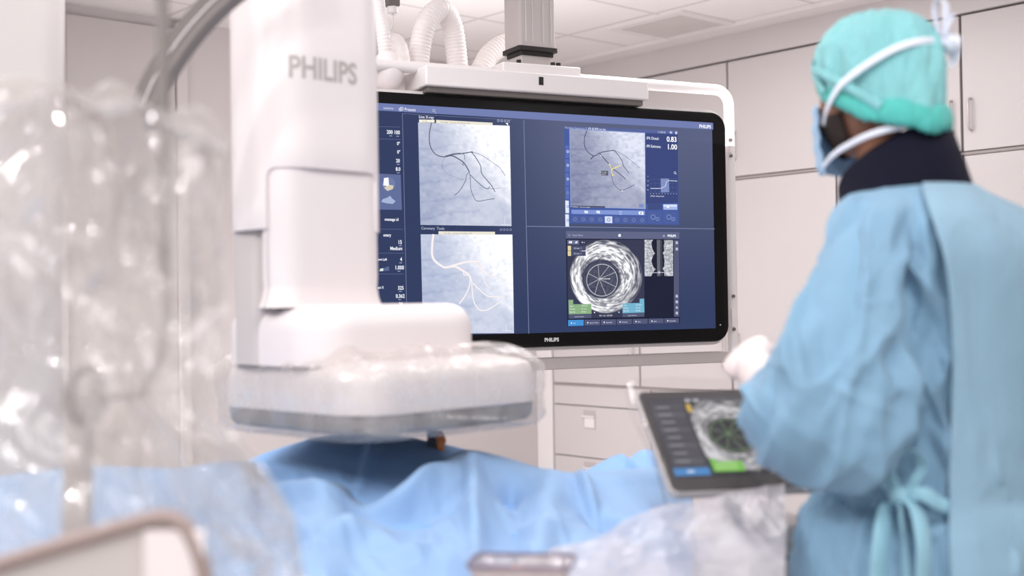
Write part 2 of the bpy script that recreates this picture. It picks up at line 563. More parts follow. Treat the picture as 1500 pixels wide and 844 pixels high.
# white rear shell and tubular carrying frame
mb = MB()
o2 = rrect(MW / 2 + 0.012, MH / 2 + 0.012, 0.065, 10, c0, cz)
mb.loft([ring_y(o2, 0.03), ring_y(o2, 0.095), ring_y(o2, 0.12, 0.03)])
fix_normals(mb.build('rear_shell', M['white2'], big, smooth=35))
def mp(px, py, y=0.0):
    x, z = mon(px, py, y); return (x, y, z)
fx_r = mon(1073, 330, 0.05)[0]
ztop = mon(1000, 128, 0.06)[1]
fxl = -0.02
zbot = mon(1000, 526, 0.06)[1]
fr_path = [(mon(940, 125, 0.06)[0], 0.06, mon(940, 125, 0.06)[1] - 0.002)] 
rr_ = 0.055
path = [(fxl + rr_, 0.06, ztop), (fx_r - rr_, 0.06, ztop)]
for k in range(1, 9):
    a = math.radians(90 - 90 * k / 8)
    path.append((fx_r - rr_ + rr_ * math.cos(a), 0.06, ztop - rr_ + rr_ * math.sin(a)))
path.append((fx_r, 0.06, zbot + 0.02))
left = [(fxl, 0.06, zbot + 0.02)]
for k in range(0, 9):
    a = math.radians(180 - 90 * k / 8)
    left.append((fxl + rr_ + rr_ * math.cos(a), 0.06, ztop - rr_ + rr_ * math.sin(a)))
mb = MB()
mb.tube(left + path, 0.019, 16)
mb.build('carrying_frame', M['white2'], big, smooth=60)
# lower grey rail
mb = MB(); mb.box(-0.03, fx_r + 0.012, 0.04, 0.085, zbot - 0.018, zbot + 0.022)
mb.build('bottom_rail', M['grey'], big, smooth=30, bevel=0.006)
# screws and slots on the right upright
for zz in (mon(1068, 203)[1], mon(1068, 226)[1], mon(1068, 434)[1], mon(1068, 483)[1]):
    MB().cyl((fx_r - 0.013, 0.037, zz), (0, -1, 0), 0.006, 0.006, 12).build('screw', M['dgrey'], big)
for za, zb in ((mon(1068, 222)[1], mon(1068, 206)[1]), (mon(1068, 480)[1], mon(1068, 452)[1])):
    MB().box(fx_r - 0.018, fx_r - 0.006, 0.037, 0.043, za, zb).build('slot_cover', M['white'], big, smooth=30, bevel=0.002)

# ---- the picture: base sheet
def uvgrid(c4, nu, nv, y, fn=None):
    """c4: px corners TL TR BR BL"""
    q = [np.array((fn or mon)(*p)) for p in c4]
    P = np.zeros((nv, nu, 3))
    for j in range(nv):
        b = j / (nv - 1)
        for i in range(nu):
            a = i / (nu - 1)
            p = (q[0] * (1 - a) + q[1] * a) * (1 - b) + (q[3] * (1 - a) + q[2] * a) * b
            P[j, i] = (p[0], y, p[1])
    return P
def paint(o, C):
    """C: (n,3) linear colours per vertex"""
    at = o.data.color_attributes.new('Col', 'FLOAT_COLOR', 'POINT')
    C4 = np.concatenate([C.reshape(-1, 3), np.ones((C.reshape(-1, 3).shape[0], 1))], 1)
    at.data.foreach_set('color', C4.astype(np.float32).ravel())
def L3(rgb): return np.array(lin(rgb)[:3])
M['screen'] = vcol_emit('lit_screen', 1.0)
nu, nv = 60, 40
xl = 0.05
zt = mon(1046, 180)[1]; zb_ = mon(1047, 481)[1]
xr = mon(1045.5, 330)[0]
P = np.zeros((nv, nu, 3)); A, B = np.meshgrid(np.linspace(0, 1, nu), np.linspace(0, 1, nv))
P[..., 0] = xl + (xr - xl) * A; P[..., 1] = -0.0006; P[..., 2] = zt + (zb_ - zt) * B
scr = MB().grid(P).build('screen', M['screen'], big, smooth=0)
base = L3((44, 55, 90)); hi = L3((84, 91, 121)); lo = L3((48, 60, 98))
w = np.clip((A - 0.30) / 0.25, 0, 1)[..., None] * np.clip(1.15 - 1.25 * B, 0, 1)[..., None]
C = base * (1 - w) + hi * w  # brighter look from the viewing angle, painted into the screen colours
w2 = (np.clip((A - 0.45) / 0.5, 0, 1) * np.clip((B - 0.55) / 0.45, 0, 1))[..., None]
C = C * (1 - 0.6 * w2) + lo * 0.6 * w2
paint(scr, C)

E_ = {}
def G(rgb, s=1.0):
    k = (rgb, s)
    if k not in E_:
        E_[k] = glow('screen_ink_%d_%d_%d' % rgb, rgb, s)
    return E_[k]
LAY = {'a': -0.0012, 'b': -0.0018, 'c': -0.0024, 'd': -0.0030, 'e': -0.0036}
class UI:
    """flat coloured shapes on the display, gathered into one mesh"""
    def __init__(self, fn=None, k=440.0): self.mb = MB(); self.mats = []; self.ix = {}; self.fn = fn or mon; self.k = k
    def mi(self, rgb):
        if rgb not in self.ix:
            self.ix[rgb] = len(self.mats); self.mats.append(G(rgb))
        return self.ix[rgb]
    def quad(self, pts, rgb, lay='b'):
        y = LAY[lay]
        self.mb.poly([(self.fn(*p)[0], y, self.fn(*p)[1]) for p in pts], self.mi(rgb)); return self
    def rect(self, x0, y0, x1, y1, rgb, lay='b', sl=0.0):
        return self.quad([(x0, y0), (x1, y0 + sl * (x1 - x0)), (x1, y1 + sl * (x1 - x0)), (x0, y1)], rgb, lay)
    def line(self, pts, wpx, rgb, lay='c'):
        y = LAY[lay]; q = [Vector(self.fn(*p)) for p in pts]; w = wpx / self.k / 2
        L = []; R = []
        for i, p in enumerate(q):
            a = q[max(0, i - 1)]; b = q[min(len(q) - 1, i + 1)]
            t = (b - a).normalized(); n = Vector((-t.y, t.x)) * w
            L.append(p + n); R.append(p - n)
        for i in range(len(q) - 1):
            self.mb.poly([(L[i].x, y, L[i].y), (L[i + 1].x, y, L[i + 1].y), (R[i + 1].x, y, R[i + 1].y), (R[i].x, y, R[i].y)], self.mi(rgb))
        return self
    def ring(self, px, py, r, wpx, rgb, lay='c', n=36, k=1.0):
        return self.line([(px + r * math.cos(2 * math.pi * i / n), py + k * r * math.sin(2 * math.pi * i / n)) for i in range(n + 1)], wpx, rgb, lay)
    def disc(self, px, py, r, rgb, lay='c', n=20):
        return self.quad([(px + r * math.cos(2 * math.pi * i / n), py + r * math.sin(2 * math.pi * i / n)) for i in range(n)], rgb, lay)
    def text(self, px, py, s, hpx, rgb=(225, 228, 238), lay='d', bold=0.0, align='LEFT', squeeze=0.95):
        """px,py: left end of the baseline; hpx: capital height"""
        x0, z0 = self.fn(px, py); size = hpx / self.k / 0.70 * 0.88
        v, f = text_geo(s, size, bold, align, squeeze)
        self.mb.add([(x0 + a, LAY[lay], z0 + b) for a, b in v], f, self.mi(rgb)); return self
    def build(self, name, parent): return self.mb.build(name, self.mats, parent, smooth=0)

# ---- top bar, dividers
u = UI()
xl_px = 520
u.quad([(xl_px, 149), (1044.2, 180.2), (1044.6, 190), (xl_px, 160)], (108, 119, 168), 'a')
u.text(561, 160, 'nations', 4.2, (210, 214, 230)); u.text(592, 162.3, 'Presets', 4.6, (228, 230, 240), bold=0.01)
u.ring(588, 159.5, 2.2, 0.8, (215, 218, 232)); u.ring(586, 160.5, 2.0, 0.8, (215, 218, 232))
u.ring(635, 162, 1.8, 0.6, (190, 195, 215)); u.line([(636, 163.5), (638.5, 167)], 0.6, (190, 195, 215))
u.text(1023.5, 187.4, 'PHILIPS', 5.7, (238, 240, 248), bold=0.03)
u.line([(589, 166.5), (595.3, 450)], 0.7, (120, 128, 160)); u.line([(766.8, 176), (774.2, 489)], 0.8, (128, 136, 170))
u.line([(771.2, 331.6), (1046.5, 335.5)], 0.8, (128, 136, 170))
u.line([(589, 166.5), (750, 176)], 0.5, (110, 118, 152))
u.build('top_bar', scr)

# ---- left information column
u = UI()
for (yy, x0, x1, sl) in ((185.5, 545, 585, 0.02), (203.5, 545, 586, 0.02), (335.8, 552, 590, 0.01), (371, 552, 591, 0.0), (401.5, 552, 591, 0.0)):
    u.line([(x0, yy), (x1, yy + sl * (x1 - x0))], 0.6, (92, 102, 140))
for (px, py, s, h) in ((566, 196, '200', 5.6), (576.5, 196.5, '100', 5.6), (581.0, 212.7, '0°', 5), (581.3, 225, '0°', 5), (579.6, 238, '20', 5.4), (579.2, 250.2, '8.0', 5.4),
                       (563, 323.4, 'message id', 4.4), (561, 346.5, 'onary', 4.6), (582.3, 357.5, '15', 5.8), (571, 366.4, 'Medium', 5.2),
                       (553, 381.8, 'ove Left', 3.8), (585.6, 382.5, '4', 5.6), (577.8, 394.8, '1.000', 5.8), (553, 423, 'ast X', 3.8), (582.2, 424.5, '325', 5.6), (579.3, 436.5, '0.362', 5.6), (584, 447.5, '04', 5)):
    u.text(px, py, s, h, (232, 235, 244), bold=0.025, squeeze=0.82)
for (px, py) in ((570, 199.2), (580, 199.7), (581, 241), (581, 253.2), (584, 360), (584.5, 385.2), (582, 397.4), (584, 427), (583, 439)):
    u.line([(px, py), (px + 4, py + 0.1)], 1.0, (150, 158, 190))
u.quad([(545, 254), (586.6, 256), (588.4, 307.5), (545, 307)], (92, 104, 146), 'b')
u.disc(569, 270, 9.6, (108, 120, 160), 'c')
u.quad([(562, 261), (568.5, 260.2), (569.5, 273), (561, 272)], (240, 241, 246), 'd')
u.quad([(562, 275), (570, 271), (576, 272), (575, 277), (567, 280)], (206, 196, 176), 'd')
u.quad([(560, 292), (566, 290), (571, 287), (574, 291), (579, 295), (575, 299), (566, 298), (558, 296)], (160, 172, 206), 'd')
u.quad([(553, 397), (569, 390), (570, 396.5), (553, 398)], (88, 100, 138), 'c')
u.quad([(556, 394), (561, 393), (561, 397), (556, 397.5)], (214, 224, 214), 'd')
u.build('information_column', scr)

# ---- x-ray views
def xray_colors(A, B, seed, tint_lo, tint_hi, contrast=1.0):
    x = A * 3.0; y = B * 4.2
    n = fbm(x, y, seed, 5, 0.6)
    big_ = fbm(A * 1.6, B * 1.8, seed + 20, 2)
    lung = np.clip((A * 0.9 + (1 - B) * 0.85 - 0.95) * 2.0, 0, 1)              # bright upper right
    edge = np.exp(-((A * 0.62 + 0.16 - B * 0.98 - 0.03) ** 2) / 0.0012) * np.clip(A * 1.6 - 0.5, 0, 1)
    rib = 0.5 + 0.5 * np.sin((B * 9 + A * 1.2 + 1.2 * n) * 2.1)
    rib = np.exp(-((rib - 0.5) ** 2) / 0.02) * (A < 0.65)
    fine = fbm(A * 24, B * 30, seed + 31, 2)
    v = 0.37 + 0.34 * (n - 0.5) + 0.34 * (big_ - 0.5) + 0.78 * lung * (0.7 + 0.6 * (fine - 0.3)) + 0.16 * edge - 0.09 * rib + 0.14 * (fine - 0.5)
    v -= 0.10 * np.clip((B - 0.75) * 4, 0, 1) * np.clip(1 - A, 0, 1)
    v = np.clip(v * contrast, 0, 1)[..., None]
    return np.array(tint_lo) * (1 - v) + np.array(tint_hi) * v
def xview(name, c4, seed, lo, hi, y='b', contrast=1.0, n=130):
    P = uvgrid(c4, n, n, LAY[y])
    o = MB().grid(P).build(name, M['screen'], scr, smooth=0)
    A, B = np.meshgrid(np.linspace(0, 1, n), np.linspace(0, 1, n))
    paint(o, xray_colors(A, B, seed, L3(lo), L3(hi), contrast))
    return o
def cp(X, Y, x0=550.0, y0=125.0, s=4.22): return (x0 + X / s, y0 + Y / s)
X1 = [(612.1, 179.5), (746.2, 184.4), (749, 331.4), (615.6, 329.6)]
o1 = xview('live_xray_view', X1, 5, (132, 144, 178), (248, 249, 255))
X2 = [(615.9, 343.4), (750.2, 343.8), (752.6, 488.2), (619.4, 489)]
o2v = xview('coronary_xray_view', X2, 5, (142, 156, 190), (248, 249, 255))
X3 = [(833.8, 189.2), (944, 195), (944.8, 306), (835.4, 303)]
ves = [
    ([(345, 230), (333, 290), (332, 350), (345, 395), (375, 430), (425, 443), (470, 430), (520, 424), (592, 413)], 1.3),
    ([(425, 443), (470, 436), (510, 455), (545, 480), (570, 520), (578, 535)], 1.5),
    ([(592, 413), (620, 450), (648, 500), (655, 545), (690, 590), (715, 620), (738, 660)], 1.1),
    ([(592, 413), (650, 430), (710, 470), (765, 510), (800, 560)], 0.6),
    ([(578, 535), (560, 560), (555, 590), (520, 650), (488, 680)], 0.8),
    ([(578, 535), (584, 570), (588, 640), (605, 690), (628, 716), (690, 708), (735, 700)], 0.8),
    ([(580, 550), (620, 590), (660, 625), (690, 640), (705, 625)], 0.9),
    ([(545, 480), (535, 490), (548, 496)], 0.8),
    ([(425, 443), (410, 500), (440, 545), (520, 580), (550, 575)], 0.3),
    ([(430, 437), (500, 420), (545, 428), (550, 460)], 0.7),
    ([(700, 640), (740, 640), (775, 634)], 0.4),
]
u = UI()
for pts, wd in ves:
    q = [tuple(p) for p in catmull([cp(*p) for p in pts], 6)]
    u.line(q, wd * 1.05, (88, 92, 112), 'c')
u.disc(*cp(595, 414), 1.1, (50, 50, 66), 'd')
u.quad([cp(268, 212), cp(363, 214), cp(363, 231), cp(268, 230)], (236, 230, 214), 'c')
u.quad([cp(373, 214), cp(722, 232), cp(722, 248), cp(373, 234)], (226, 220, 206), 'c')
u.text(*cp(288, 226), 'R 1/54', 2.2, (90, 90, 100)); u.text(*cp(400, 232), 'LCA 15fps   Coronary 2017-09-20  14:36', 2.2, (120, 116, 112))
u.text(613, 173.2, 'Live X-ray', 4.4, (225, 228, 240), bold=0.015)
for k in range(4):
    u.ring(729.5 + 5.0 * k, 177.0 + 0.25 * k, 1.6, 0.7, (170, 178, 204), n=6)
u.quad([(740, 180.2), (743.6, 180.4), (743.6, 184.4), (742.2, 183)], (248, 249, 252), 'd')
u.line([(733, 329.2), (746, 329.6)], 0.5, (236, 238, 246)); u.line([(739, 316), (739.4, 328)], 0.4, (236, 238, 246))
u.build('vessel_tracing', o1)
u = UI()
def cq(X, Y): return cp(X, Y, 550, 320)
ves2 = [
    ([(357, 98), (350, 150), (348, 220), (362, 258), (400, 290), (435, 303), (500, 285), (560, 270), (640, 265)], 3.4),
    ([(435, 303), (490, 298), (540, 325), (575, 350), (590, 385)], 3.4),
    ([(585, 375), (575, 430), (545, 490), (515, 528)], 2.0),
    ([(592, 385), (597, 450), (605, 510), (630, 555), (660, 570), (710, 555), (790, 500)], 1.8),
    ([(600, 400), (640, 440), (690, 480), (740, 485), (790, 488)], 2.0),
    ([(640, 265), (660, 330), (668, 380), (690, 418), (710, 432)], 1.4),
    ([(640, 310), (700, 350), (760, 365), (800, 380)], 1.8),
    ([(540, 325), (548, 350), (575, 345)], 1.8),
    ([(600, 262), (640, 300), (690, 340)], 2.2),
]
for pts, wd in ves2:
    q = [tuple(p) for p in catmull([cq(*p) for p in pts], 6)]
    u.line(q, wd * 1.05, (226, 218, 222), 'c'); u.line(q, wd * 0.55, (240, 234, 236), 'd')
u.quad([cq(388, 80), cq(737, 83), cq(737, 101), cq(388, 99)], (226, 220, 206), 'c')
u.text(*cq(420, 96), 'LCA 15fps   Coronary 2017-09-20  14:39', 2.1, (120, 116, 112))
u.text(616.5, 336.3, 'Coronary  Tools', 4.2, (196, 202, 220))
for k in range(4):
    u.ring(733.5 + 4.6 * k, 336.6, 1.5, 0.6, (150, 158, 188), n=6)
u.line([(735, 484), (749, 484.6)], 0.5, (236, 238, 246)); u.line([(741, 475), (741.2, 486)], 0.4, (236, 238, 246))
u.build('vessel_tracing', o2v)

# ---- pressure measurement panel (upper right)
def ca(X, Y): return cp(X, Y, 800, 170, 4.964)
u = UI()
u.quad([ca(128, 75), ca(955, 105), ca(965, 792), ca(140, 780)], (66, 86, 152), 'a')
u.quad([ca(128, 75), ca(955, 105), ca(955, 130), ca(128, 97)], (84, 96, 146), 'b')
u.quad([ca(718, 126), ca(955, 134), ca(958, 632), ca(722, 640)], (56, 68, 118), 'b')
u.text(*ca(135, 90), 'Physiology Assessment', 2.9, (176, 184, 212)); u.text(*ca(285, 97), '1  iFR @ EPB run log', 3.2, (222, 226, 240), bold=0.01)
u.text(*ca(808, 124), '11:02:45', 3.4, (214, 218, 234)); u.quad([ca(895, 112), ca(914, 113), ca(914, 129), ca(895, 128)], (176, 186, 216), 'c'); u.quad([ca(936, 113), ca(950, 114), ca(950, 133), ca(936, 132)], (196, 204, 228), 'c')
u.text(*ca(726, 170), 'iFR Distal:', 4.5, (226, 229, 240), bold=0.012); u.text(*ca(726, 228), 'iFR Estimate:', 4.5, (226, 229, 240), bold=0.012, squeeze=0.86)
u.text(*ca(873, 186), '0.83', 8.6, (250, 250, 254), bold=0.02, squeeze=0.98); u.text(*ca(875, 241), '1.00', 8.6, (250, 250, 254), bold=0.02, squeeze=0.98)
u.ring(*ca(934, 413), 1.4, 0.6, (216, 220, 236)); u.line([ca(938, 418), ca(944, 426)], 0.7, (216, 220, 236))
u.quad([ca(830, 455), ca(890, 455), ca(893, 555), ca(832, 557)], (124, 138, 186), 'c')
for k in range(4):
    u.line([ca(755, 460 + 32 * k), ca(950, 455 + 33 * k)], 0.35, (84, 96, 146), 'c')
for k in range(7):
    u.line([ca(755 + 32 * k, 458), ca(757 + 32 * k, 557)], 0.35, (84, 96, 146), 'c')
u.line([ca(755, 527), ca(800, 528), ca(832, 527), ca(850, 518), ca(865, 508), ca(872, 480), ca(885, 470), ca(950, 474)], 0.8, (220, 224, 238), 'd')
for k in range(10): u.disc(*ca(756 + 21 * k, 566), 0.5, (210, 214, 230), 'd', 8)
for k, s in enumerate(('1.1', '1.0', '0.9', '0.8')): u.text(*ca(730, 443 + 33 * k), s, 2.0, (206, 210, 228))
u.text(*ca(755, 586), 'pullback  distance (mm)', 2.1, (220, 224, 238), bold=0.01)
u.quad([ca(735, 642), ca(838, 638), ca(840, 680), ca(737, 684)], (60, 72, 122), 'c')
u.quad([ca(848, 642), ca(950, 642), ca(952, 682), ca(850, 682)], (160, 176, 222), 'c'); u.quad([ca(850, 646), ca(948, 646), ca(948, 660), ca(850, 660)], (206, 216, 242), 'd')
u.text(*ca(874, 668), 'iFR', 2.6, (255, 255, 255), bold=0.05, lay='e')
for x0 in (735, 850):
    u.quad([ca(x0, 692), ca(x0 + 102, 694), ca(x0 + 102, 784), ca(x0 + 2, 780)], (72, 90, 150), 'b')
    u.ring(*ca(x0 + 40, 735), 3.2, 1.0, (128, 144, 190)); u.ring(*ca(x0 + 72, 750), 2.2, 1.0, (128, 144, 190))
u.quad([ca(180, 682), ca(716, 688), ca(716, 722), ca(182, 712)], (124, 144, 204), 'c')
for xx in (285, 372): 
    u.quad([ca(xx - 10, 688), ca(xx + 16, 690), ca(xx + 16, 710), ca(xx - 10, 706)], (214, 222, 244), 'd')
u.line([ca(528, 696), ca(548, 697)], 0.6, (224, 230, 246), 'd'); u.line([ca(528, 714), ca(548, 715)], 0.6, (224, 230, 246), 'd')
u.quad([ca(670, 695), ca(704, 696), ca(704, 719), ca(670, 716)], (236, 240, 250), 'd'); u.quad([ca(682, 700), ca(694, 707), ca(682, 714)], (60, 70, 120), 'e')
for k in range(9):
    x0 = 180 + 61 * k
    rgb = (206, 216, 242) if k == 4 else (76, 92, 150)
    u.quad([ca(x0, 726 + k * 0.9), ca(x0 + 54, 727 + k * 0.9), ca(x0 + 55, 774 + k * 1.4), ca(x0 + 1, 772 + k * 1.4)], rgb, 'c')
    u.ring(*ca(x0 + 27, 750 + k), 2.4, 0.8, (120, 136, 186) if k != 4 else (70, 80, 120), 'd', n=6)
for k in range(6):
    yy = 215 + 100 * k
    u.quad([ca(137, yy), ca(163, yy + 1), ca(165, yy + 92), ca(139, yy + 91)], (84, 104, 172) if k < 4 else (214, 222, 244), 'b')
    u.ring(*ca(155, yy + 44), 1.6, 0.9, (206, 214, 236) if k < 3 else (120, 140, 190), 'c', n=8)
pan = u.build('pressure_panel', scr)
o3 = xview('roadmap_xray_view', X3, 5, (98, 104, 142), (218, 222, 238), 'c', 0.92, 110)
o3.parent = scr
u = UI()
u.line([(833.8, 189.2), (944, 195), (944.8, 306), (835.4, 303), (833.8, 189.2)], 1.3, (140, 156, 206), 'd')
ves3 = [([(295, 103), (276, 160), (278, 220), (300, 262), (345, 290), (385, 270), (430, 258), (490, 250)], 1.1), ([(385, 272), (410, 300), (450, 345), (490, 390), (530, 420), (575, 460)], 1.2),
        ([(490, 250), (525, 290), (550, 330), (560, 365), (600, 415)], 1.0), ([(490, 250), (560, 285), (620, 330), (680, 380)], 0.5), ([(470, 420), (480, 470), (500, 510), (550, 540), (640, 500)], 0.7), ([(345, 290), (320, 315)], 1.4)]
for pts, wd in ves3:
    u.line([tuple(p) for p in catmull([ca(*p) for p in pts], 6)], wd, (66, 66, 92), 'd')
u.line([ca(455, 350), ca(468, 372), ca(478, 385), ca(510, 372), ca(538, 360)], 1.5, (230, 216, 140), 'e'); u.line([ca(474, 385), ca(472, 410), ca(478, 436)], 1.5, (230, 216, 140), 'e'); u.line([ca(474, 432), ca(490, 430)], 1.5, (230, 216, 140), 'e')
u.disc(*ca(395, 290), 0.8, (240, 240, 240), 'e'); u.disc(*ca(455, 350), 0.7, (240, 240, 240), 'e'); u.disc(*ca(550, 545), 0.9, (244, 244, 244), 'e')
u.quad([ca(398, 398), ca(448, 400), ca(448, 434), ca(398, 432)], (86, 88, 106), 'd'); u.text(*ca(403, 414), '9.1mm', 2.2, (226, 226, 206), 'e'); u.text(*ca(403, 428), 'iFR 0.7', 1.9, (226, 226, 206), 'e')
u.quad([ca(182, 652), ca(425, 657), ca(425, 670), ca(182, 666)], (58, 60, 74), 'd'); u.text(*ca(188, 665), '15.00 0.00     Coronary roadmap', 1.8, (226, 226, 230), 'e')
u.quad([ca(672, 640), ca(704, 642), ca(704, 668), ca(672, 666)], (120, 136, 190), 'd')
u.build('vessel_tracing', o3)

# ---- ultrasound panel (lower right)
def cb(X, Y): return cp(X, Y, 800, 325, 4.56)
def ivus_colors(A, B, cx, cy, R, lx, ly, lr, seed, dark, bright, aspect=1.0, bgc=None):
    dx = (A - cx) * aspect; dy = B - cy
    r = np.sqrt(dx * dx + dy * dy); th = np.arctan2(dy, dx)
    lxr = (A - lx) * aspect; lyr = B - ly
    lr_ = np.sqrt(lxr ** 2 + lyr ** 2 * 0.98)
    tn = th / (2 * np.pi) * 24
    n1 = fbm(np.cos(th) * 3 + 20 + r * 0, np.sin(th) * 3 + 20, seed, 3)
    # arc-shaped speckle: long along the angle, short along the radius
    sp = vnoise(tn * 1.1 + 30, r * 62, seed + 3); sp2 = vnoise(tn * 2.4 + 30, r * 110, seed + 4)
    # join the seam
    m = np.clip((np.abs(th) - 2.7) / 0.44, 0, 1)
    spb = vnoise((tn % 24) * 1.1 + 30, r * 62, seed + 3)
    sp = sp * (1 - m) + spb * m
    v = (0.58 * sp + 0.42 * sp2)
    v = np.clip((v - 0.33) * 2.0, 0, 1)
    wall = np.clip((lr_ - lr) / 0.03, 0, 1)
    halo = np.exp(-((lr_ - lr - 0.12) / 0.10) ** 2)
    patch = 0.45 + 0.9 * np.clip(n1, 0, 1)
    v = v * (0.50 + 0.8 * halo) * patch * wall + 0.32 * halo * wall * (0.5 + 0.5 * n1)
    v = v * np.clip((R - r) / 0.03, 0, 1)
    inner = np.clip((lr - lr_) / 0.02, 0, 1)
    v = v + inner * 0.06 * sp2
    v = np.clip(v, 0, 1)[..., None]
    bg = dark if bgc is None else bgc
    return bg * (1 - v) + bright * v
u = UI()
u.quad([cb(130, 62), cb(888, 70), cb(892, 676), cb(140, 700)], (26, 29, 50), 'a')
u.quad([cb(130, 62), cb(888, 70), cb(888, 116), cb(131, 112)], (92, 97, 128), 'b')
u.text(*cb(172, 96), 'Case Menu', 3.2, (178, 182, 200)); u.ring(*cb(153, 90), 1.2, 0.7, (150, 154, 176)); u.disc(*cb(488, 92), 2.0, (240, 241, 246))
u.quad([cb(482, 82), cb(494, 82), cb(496, 100), cb(480, 100)], (236, 238, 244), 'd')
u.text(*cb(808, 101), 'PHILIPS', 3.9, (236, 238, 246), bold=0.04); u.ring(*cb(784, 95), 1.2, 0.7, (180, 184, 204))
u.quad([cb(850, 122), cb(886, 122), cb(888, 634), cb(852, 634)], (80, 84, 112), 'b')
for (yy, big_) in ((140, 1), (182, 0), (497, 1), (535, 0), (573, 1), (610, 0)):
    u.quad([cb(860, yy - 11), cb(878, yy - 11), cb(880, yy + 11), cb(861, yy + 11)], (128, 132, 160) if yy != 573 else (92, 96, 124), 'c')
    u.ring(*cb(870, yy), 1.1, 0.8, (226, 228, 238), 'd', n=8)
cols = [(66, 140, 206)] + [(80, 84, 116)] * 6
xs = [145, 254, 364, 470, 576, 682, 788, 890]
for k in range(7):
    y0 = 656 - 0.8 * k * 2.2; y1 = 697 - k * 3.2
    u.quad([cb(xs[k], y0), cb(xs[k + 1] - 5, y0 - 1.5), cb(xs[k + 1] - 5, y1 - 3), cb(xs[k], y1)], cols[k], 'b')
    u.text(*cb(xs[k] + 34, 0.5 * (y0 + y1) + 5), ('Live', 'Record  Frame', 'Bookmark', 'Annotate', 'Area', 'Share', 'ChromaFlo')[k], 2.0, (226, 228, 240))
    u.disc(*cb(xs[k] + 22, 0.5 * (y0 + y1)), 1.0, (236, 238, 244), 'c', 10)
u.build('ultrasound_panel', scr)
I4 = [cb(137, 119), cb(652, 121), cb(655, 634), cb(145, 648)]
n = 190
Pg = uvgrid(I4, n, n, LAY['b'])
ivus = MB().grid(Pg).build('ultrasound_view', M['screen'], scr, smooth=0)
A, B = np.meshgrid(np.linspace(0, 1, n), np.linspace(0, 1, n))
paint(ivus, ivus_colors(A, B, 0.50, 0.47, 0.475, 0.43, 0.50, 0.235, 11, L3((52, 54, 78)), L3((252, 252, 255))))
u = UI()
Cx, Cy = cb(371, 390)
u.ring(Cx, Cy, 22.5, 0.9, (196, 200, 208), 'c', k=1.04)
Cx2, Cy2 = cb(352, 382)
for ang in (25, 75, 118, 160, 205, 255, 297, 330):
    a = math.radians(ang)
    u.line([(Cx2, Cy2), (Cx + 22.3 * math.cos(a), Cy + 23.0 * math.sin(a))], 0.8, (176, 180, 188), 'c')
u.line([(Cx2, Cy2), cb(420, 381)], 0.9, (220, 222, 228), 'c'); u.ring(*cb(415, 381), 5.5, 0.5, (110, 114, 130), 'c'); u.disc(*cb(420, 381), 0.9, (226, 228, 234), 'd', 8)
u.quad([cb(140, 122), cb(216, 123), cb(217, 152), cb(141, 151)], (104, 108, 138), 'c'); u.quad([cb(150, 130), cb(170, 130), cb(170, 143), cb(150, 143)], (236, 238, 246), 'd'); u.quad([cb(190, 136), cb(208, 128), cb(204, 143), cb(192, 144)], (230, 232, 242), 'd')
u.text(*cb(233, 142), '4b x', 2.6, (226, 228, 236))
for yy, s in ((161, '5.8 mm  ×'), (196, '5.2 mm  ×')):
    u.quad([cb(142, yy), cb(163, yy), cb(164, yy + 32), cb(143, yy + 32)], (222, 208, 160), 'c'); u.text(*cb(149, yy + 22), str(1 if yy < 180 else 2), 3.0, (120, 110, 80)); u.quad([cb(165, yy), cb(262, yy + 1), cb(262, yy + 32), cb(166, yy + 32)], (70, 74, 102), 'c'); u.text(*cb(182, yy + 21), s, 2.6, (210, 214, 228))
gr = (134, 168, 126); cy = (112, 172, 198)
u.quad([cb(147, 522), cb(178, 521), cb(179, 551), cb(299, 549), cb(301, 614), cb(149, 618)], gr, 'c')
u.quad([cb(622, 515), cb(652, 513), cb(654, 606), cb(508, 611), cb(507, 545), cb(622, 542)], cy, 'c')
for k in range(3):
    u.text(*cb(155, 568 + 20 * k), ('Area', 'Min Dia', 'Max Dia')[k], 2.3, (238, 244, 236)); u.text(*cb(232, 566 + 20 * k), ('14.9 mm²', '3.5 mm', '4.9 mm')[k], 2.3, (238, 244, 236))
    u.text(*cb(513, 562 + 19 * k), ('Area', 'Min Dia', 'Max Dia')[k], 2.3, (236, 244, 248)); u.text(*cb(595, 560 + 19 * k), ('24.7 mm²', '5.3 mm', '6.2 mm')[k], 2.3, (236, 244, 248))
u.quad([cb(150, 620), cb(300, 616), cb(301, 642), cb(152, 648)], (78, 82, 110), 'c'); u.text(*cb(186, 638), 'Lumen Selected', 2.0, (200, 204, 220))
u.quad([cb(508, 613), cb(653, 609), cb(654, 634), cb(509, 638)], (78, 82, 110), 'c'); u.text(*cb(543, 630), 'Vessel Selected', 2.0, (200, 204, 220))
u.text(*cb(352, 632), '40.1 mm  (55.5%)', 2.6, (224, 226, 236)); u.disc(*cb(321, 606), 0.9, (240, 240, 244)); u.disc(*cb(484, 604), 0.9, (240, 240, 244))
u.build('measurement_overlay', ivus)
Lg = [cb(655, 120), cb(845, 122), cb(846, 362), cb(656, 364)]
n1, n2 = 90, 110
long_ = MB().grid(uvgrid(Lg, n1, n2, LAY['b'])).build('lengthwise_view', M['screen'], scr, smooth=0)
A, B = np.meshgrid(np.linspace(0, 1, n1), np.linspace(0, 1, n2))
prof = 0.24 + 0.14 * (np.abs(((B * 2.3 + 0.15) % 1) - 0.5) * 2) ** 2 + 0.03 * (vnoise(B * 12, B * 0, 3) - 0.5)
prof2 = 0.68 - 0.05 * (np.abs(((B * 2.3 + 0.15) % 1) - 0.5) * 2) ** 4 + 0.02 * vnoise(B * 14, B * 0, 9)
band = ((A < prof) | (A > prof2)) * (0.35 + 0.65 * vnoise(A * 22, B * 34, 12)) * (0.55 + 0.45 * vnoise(A * 5, B * 60, 13))
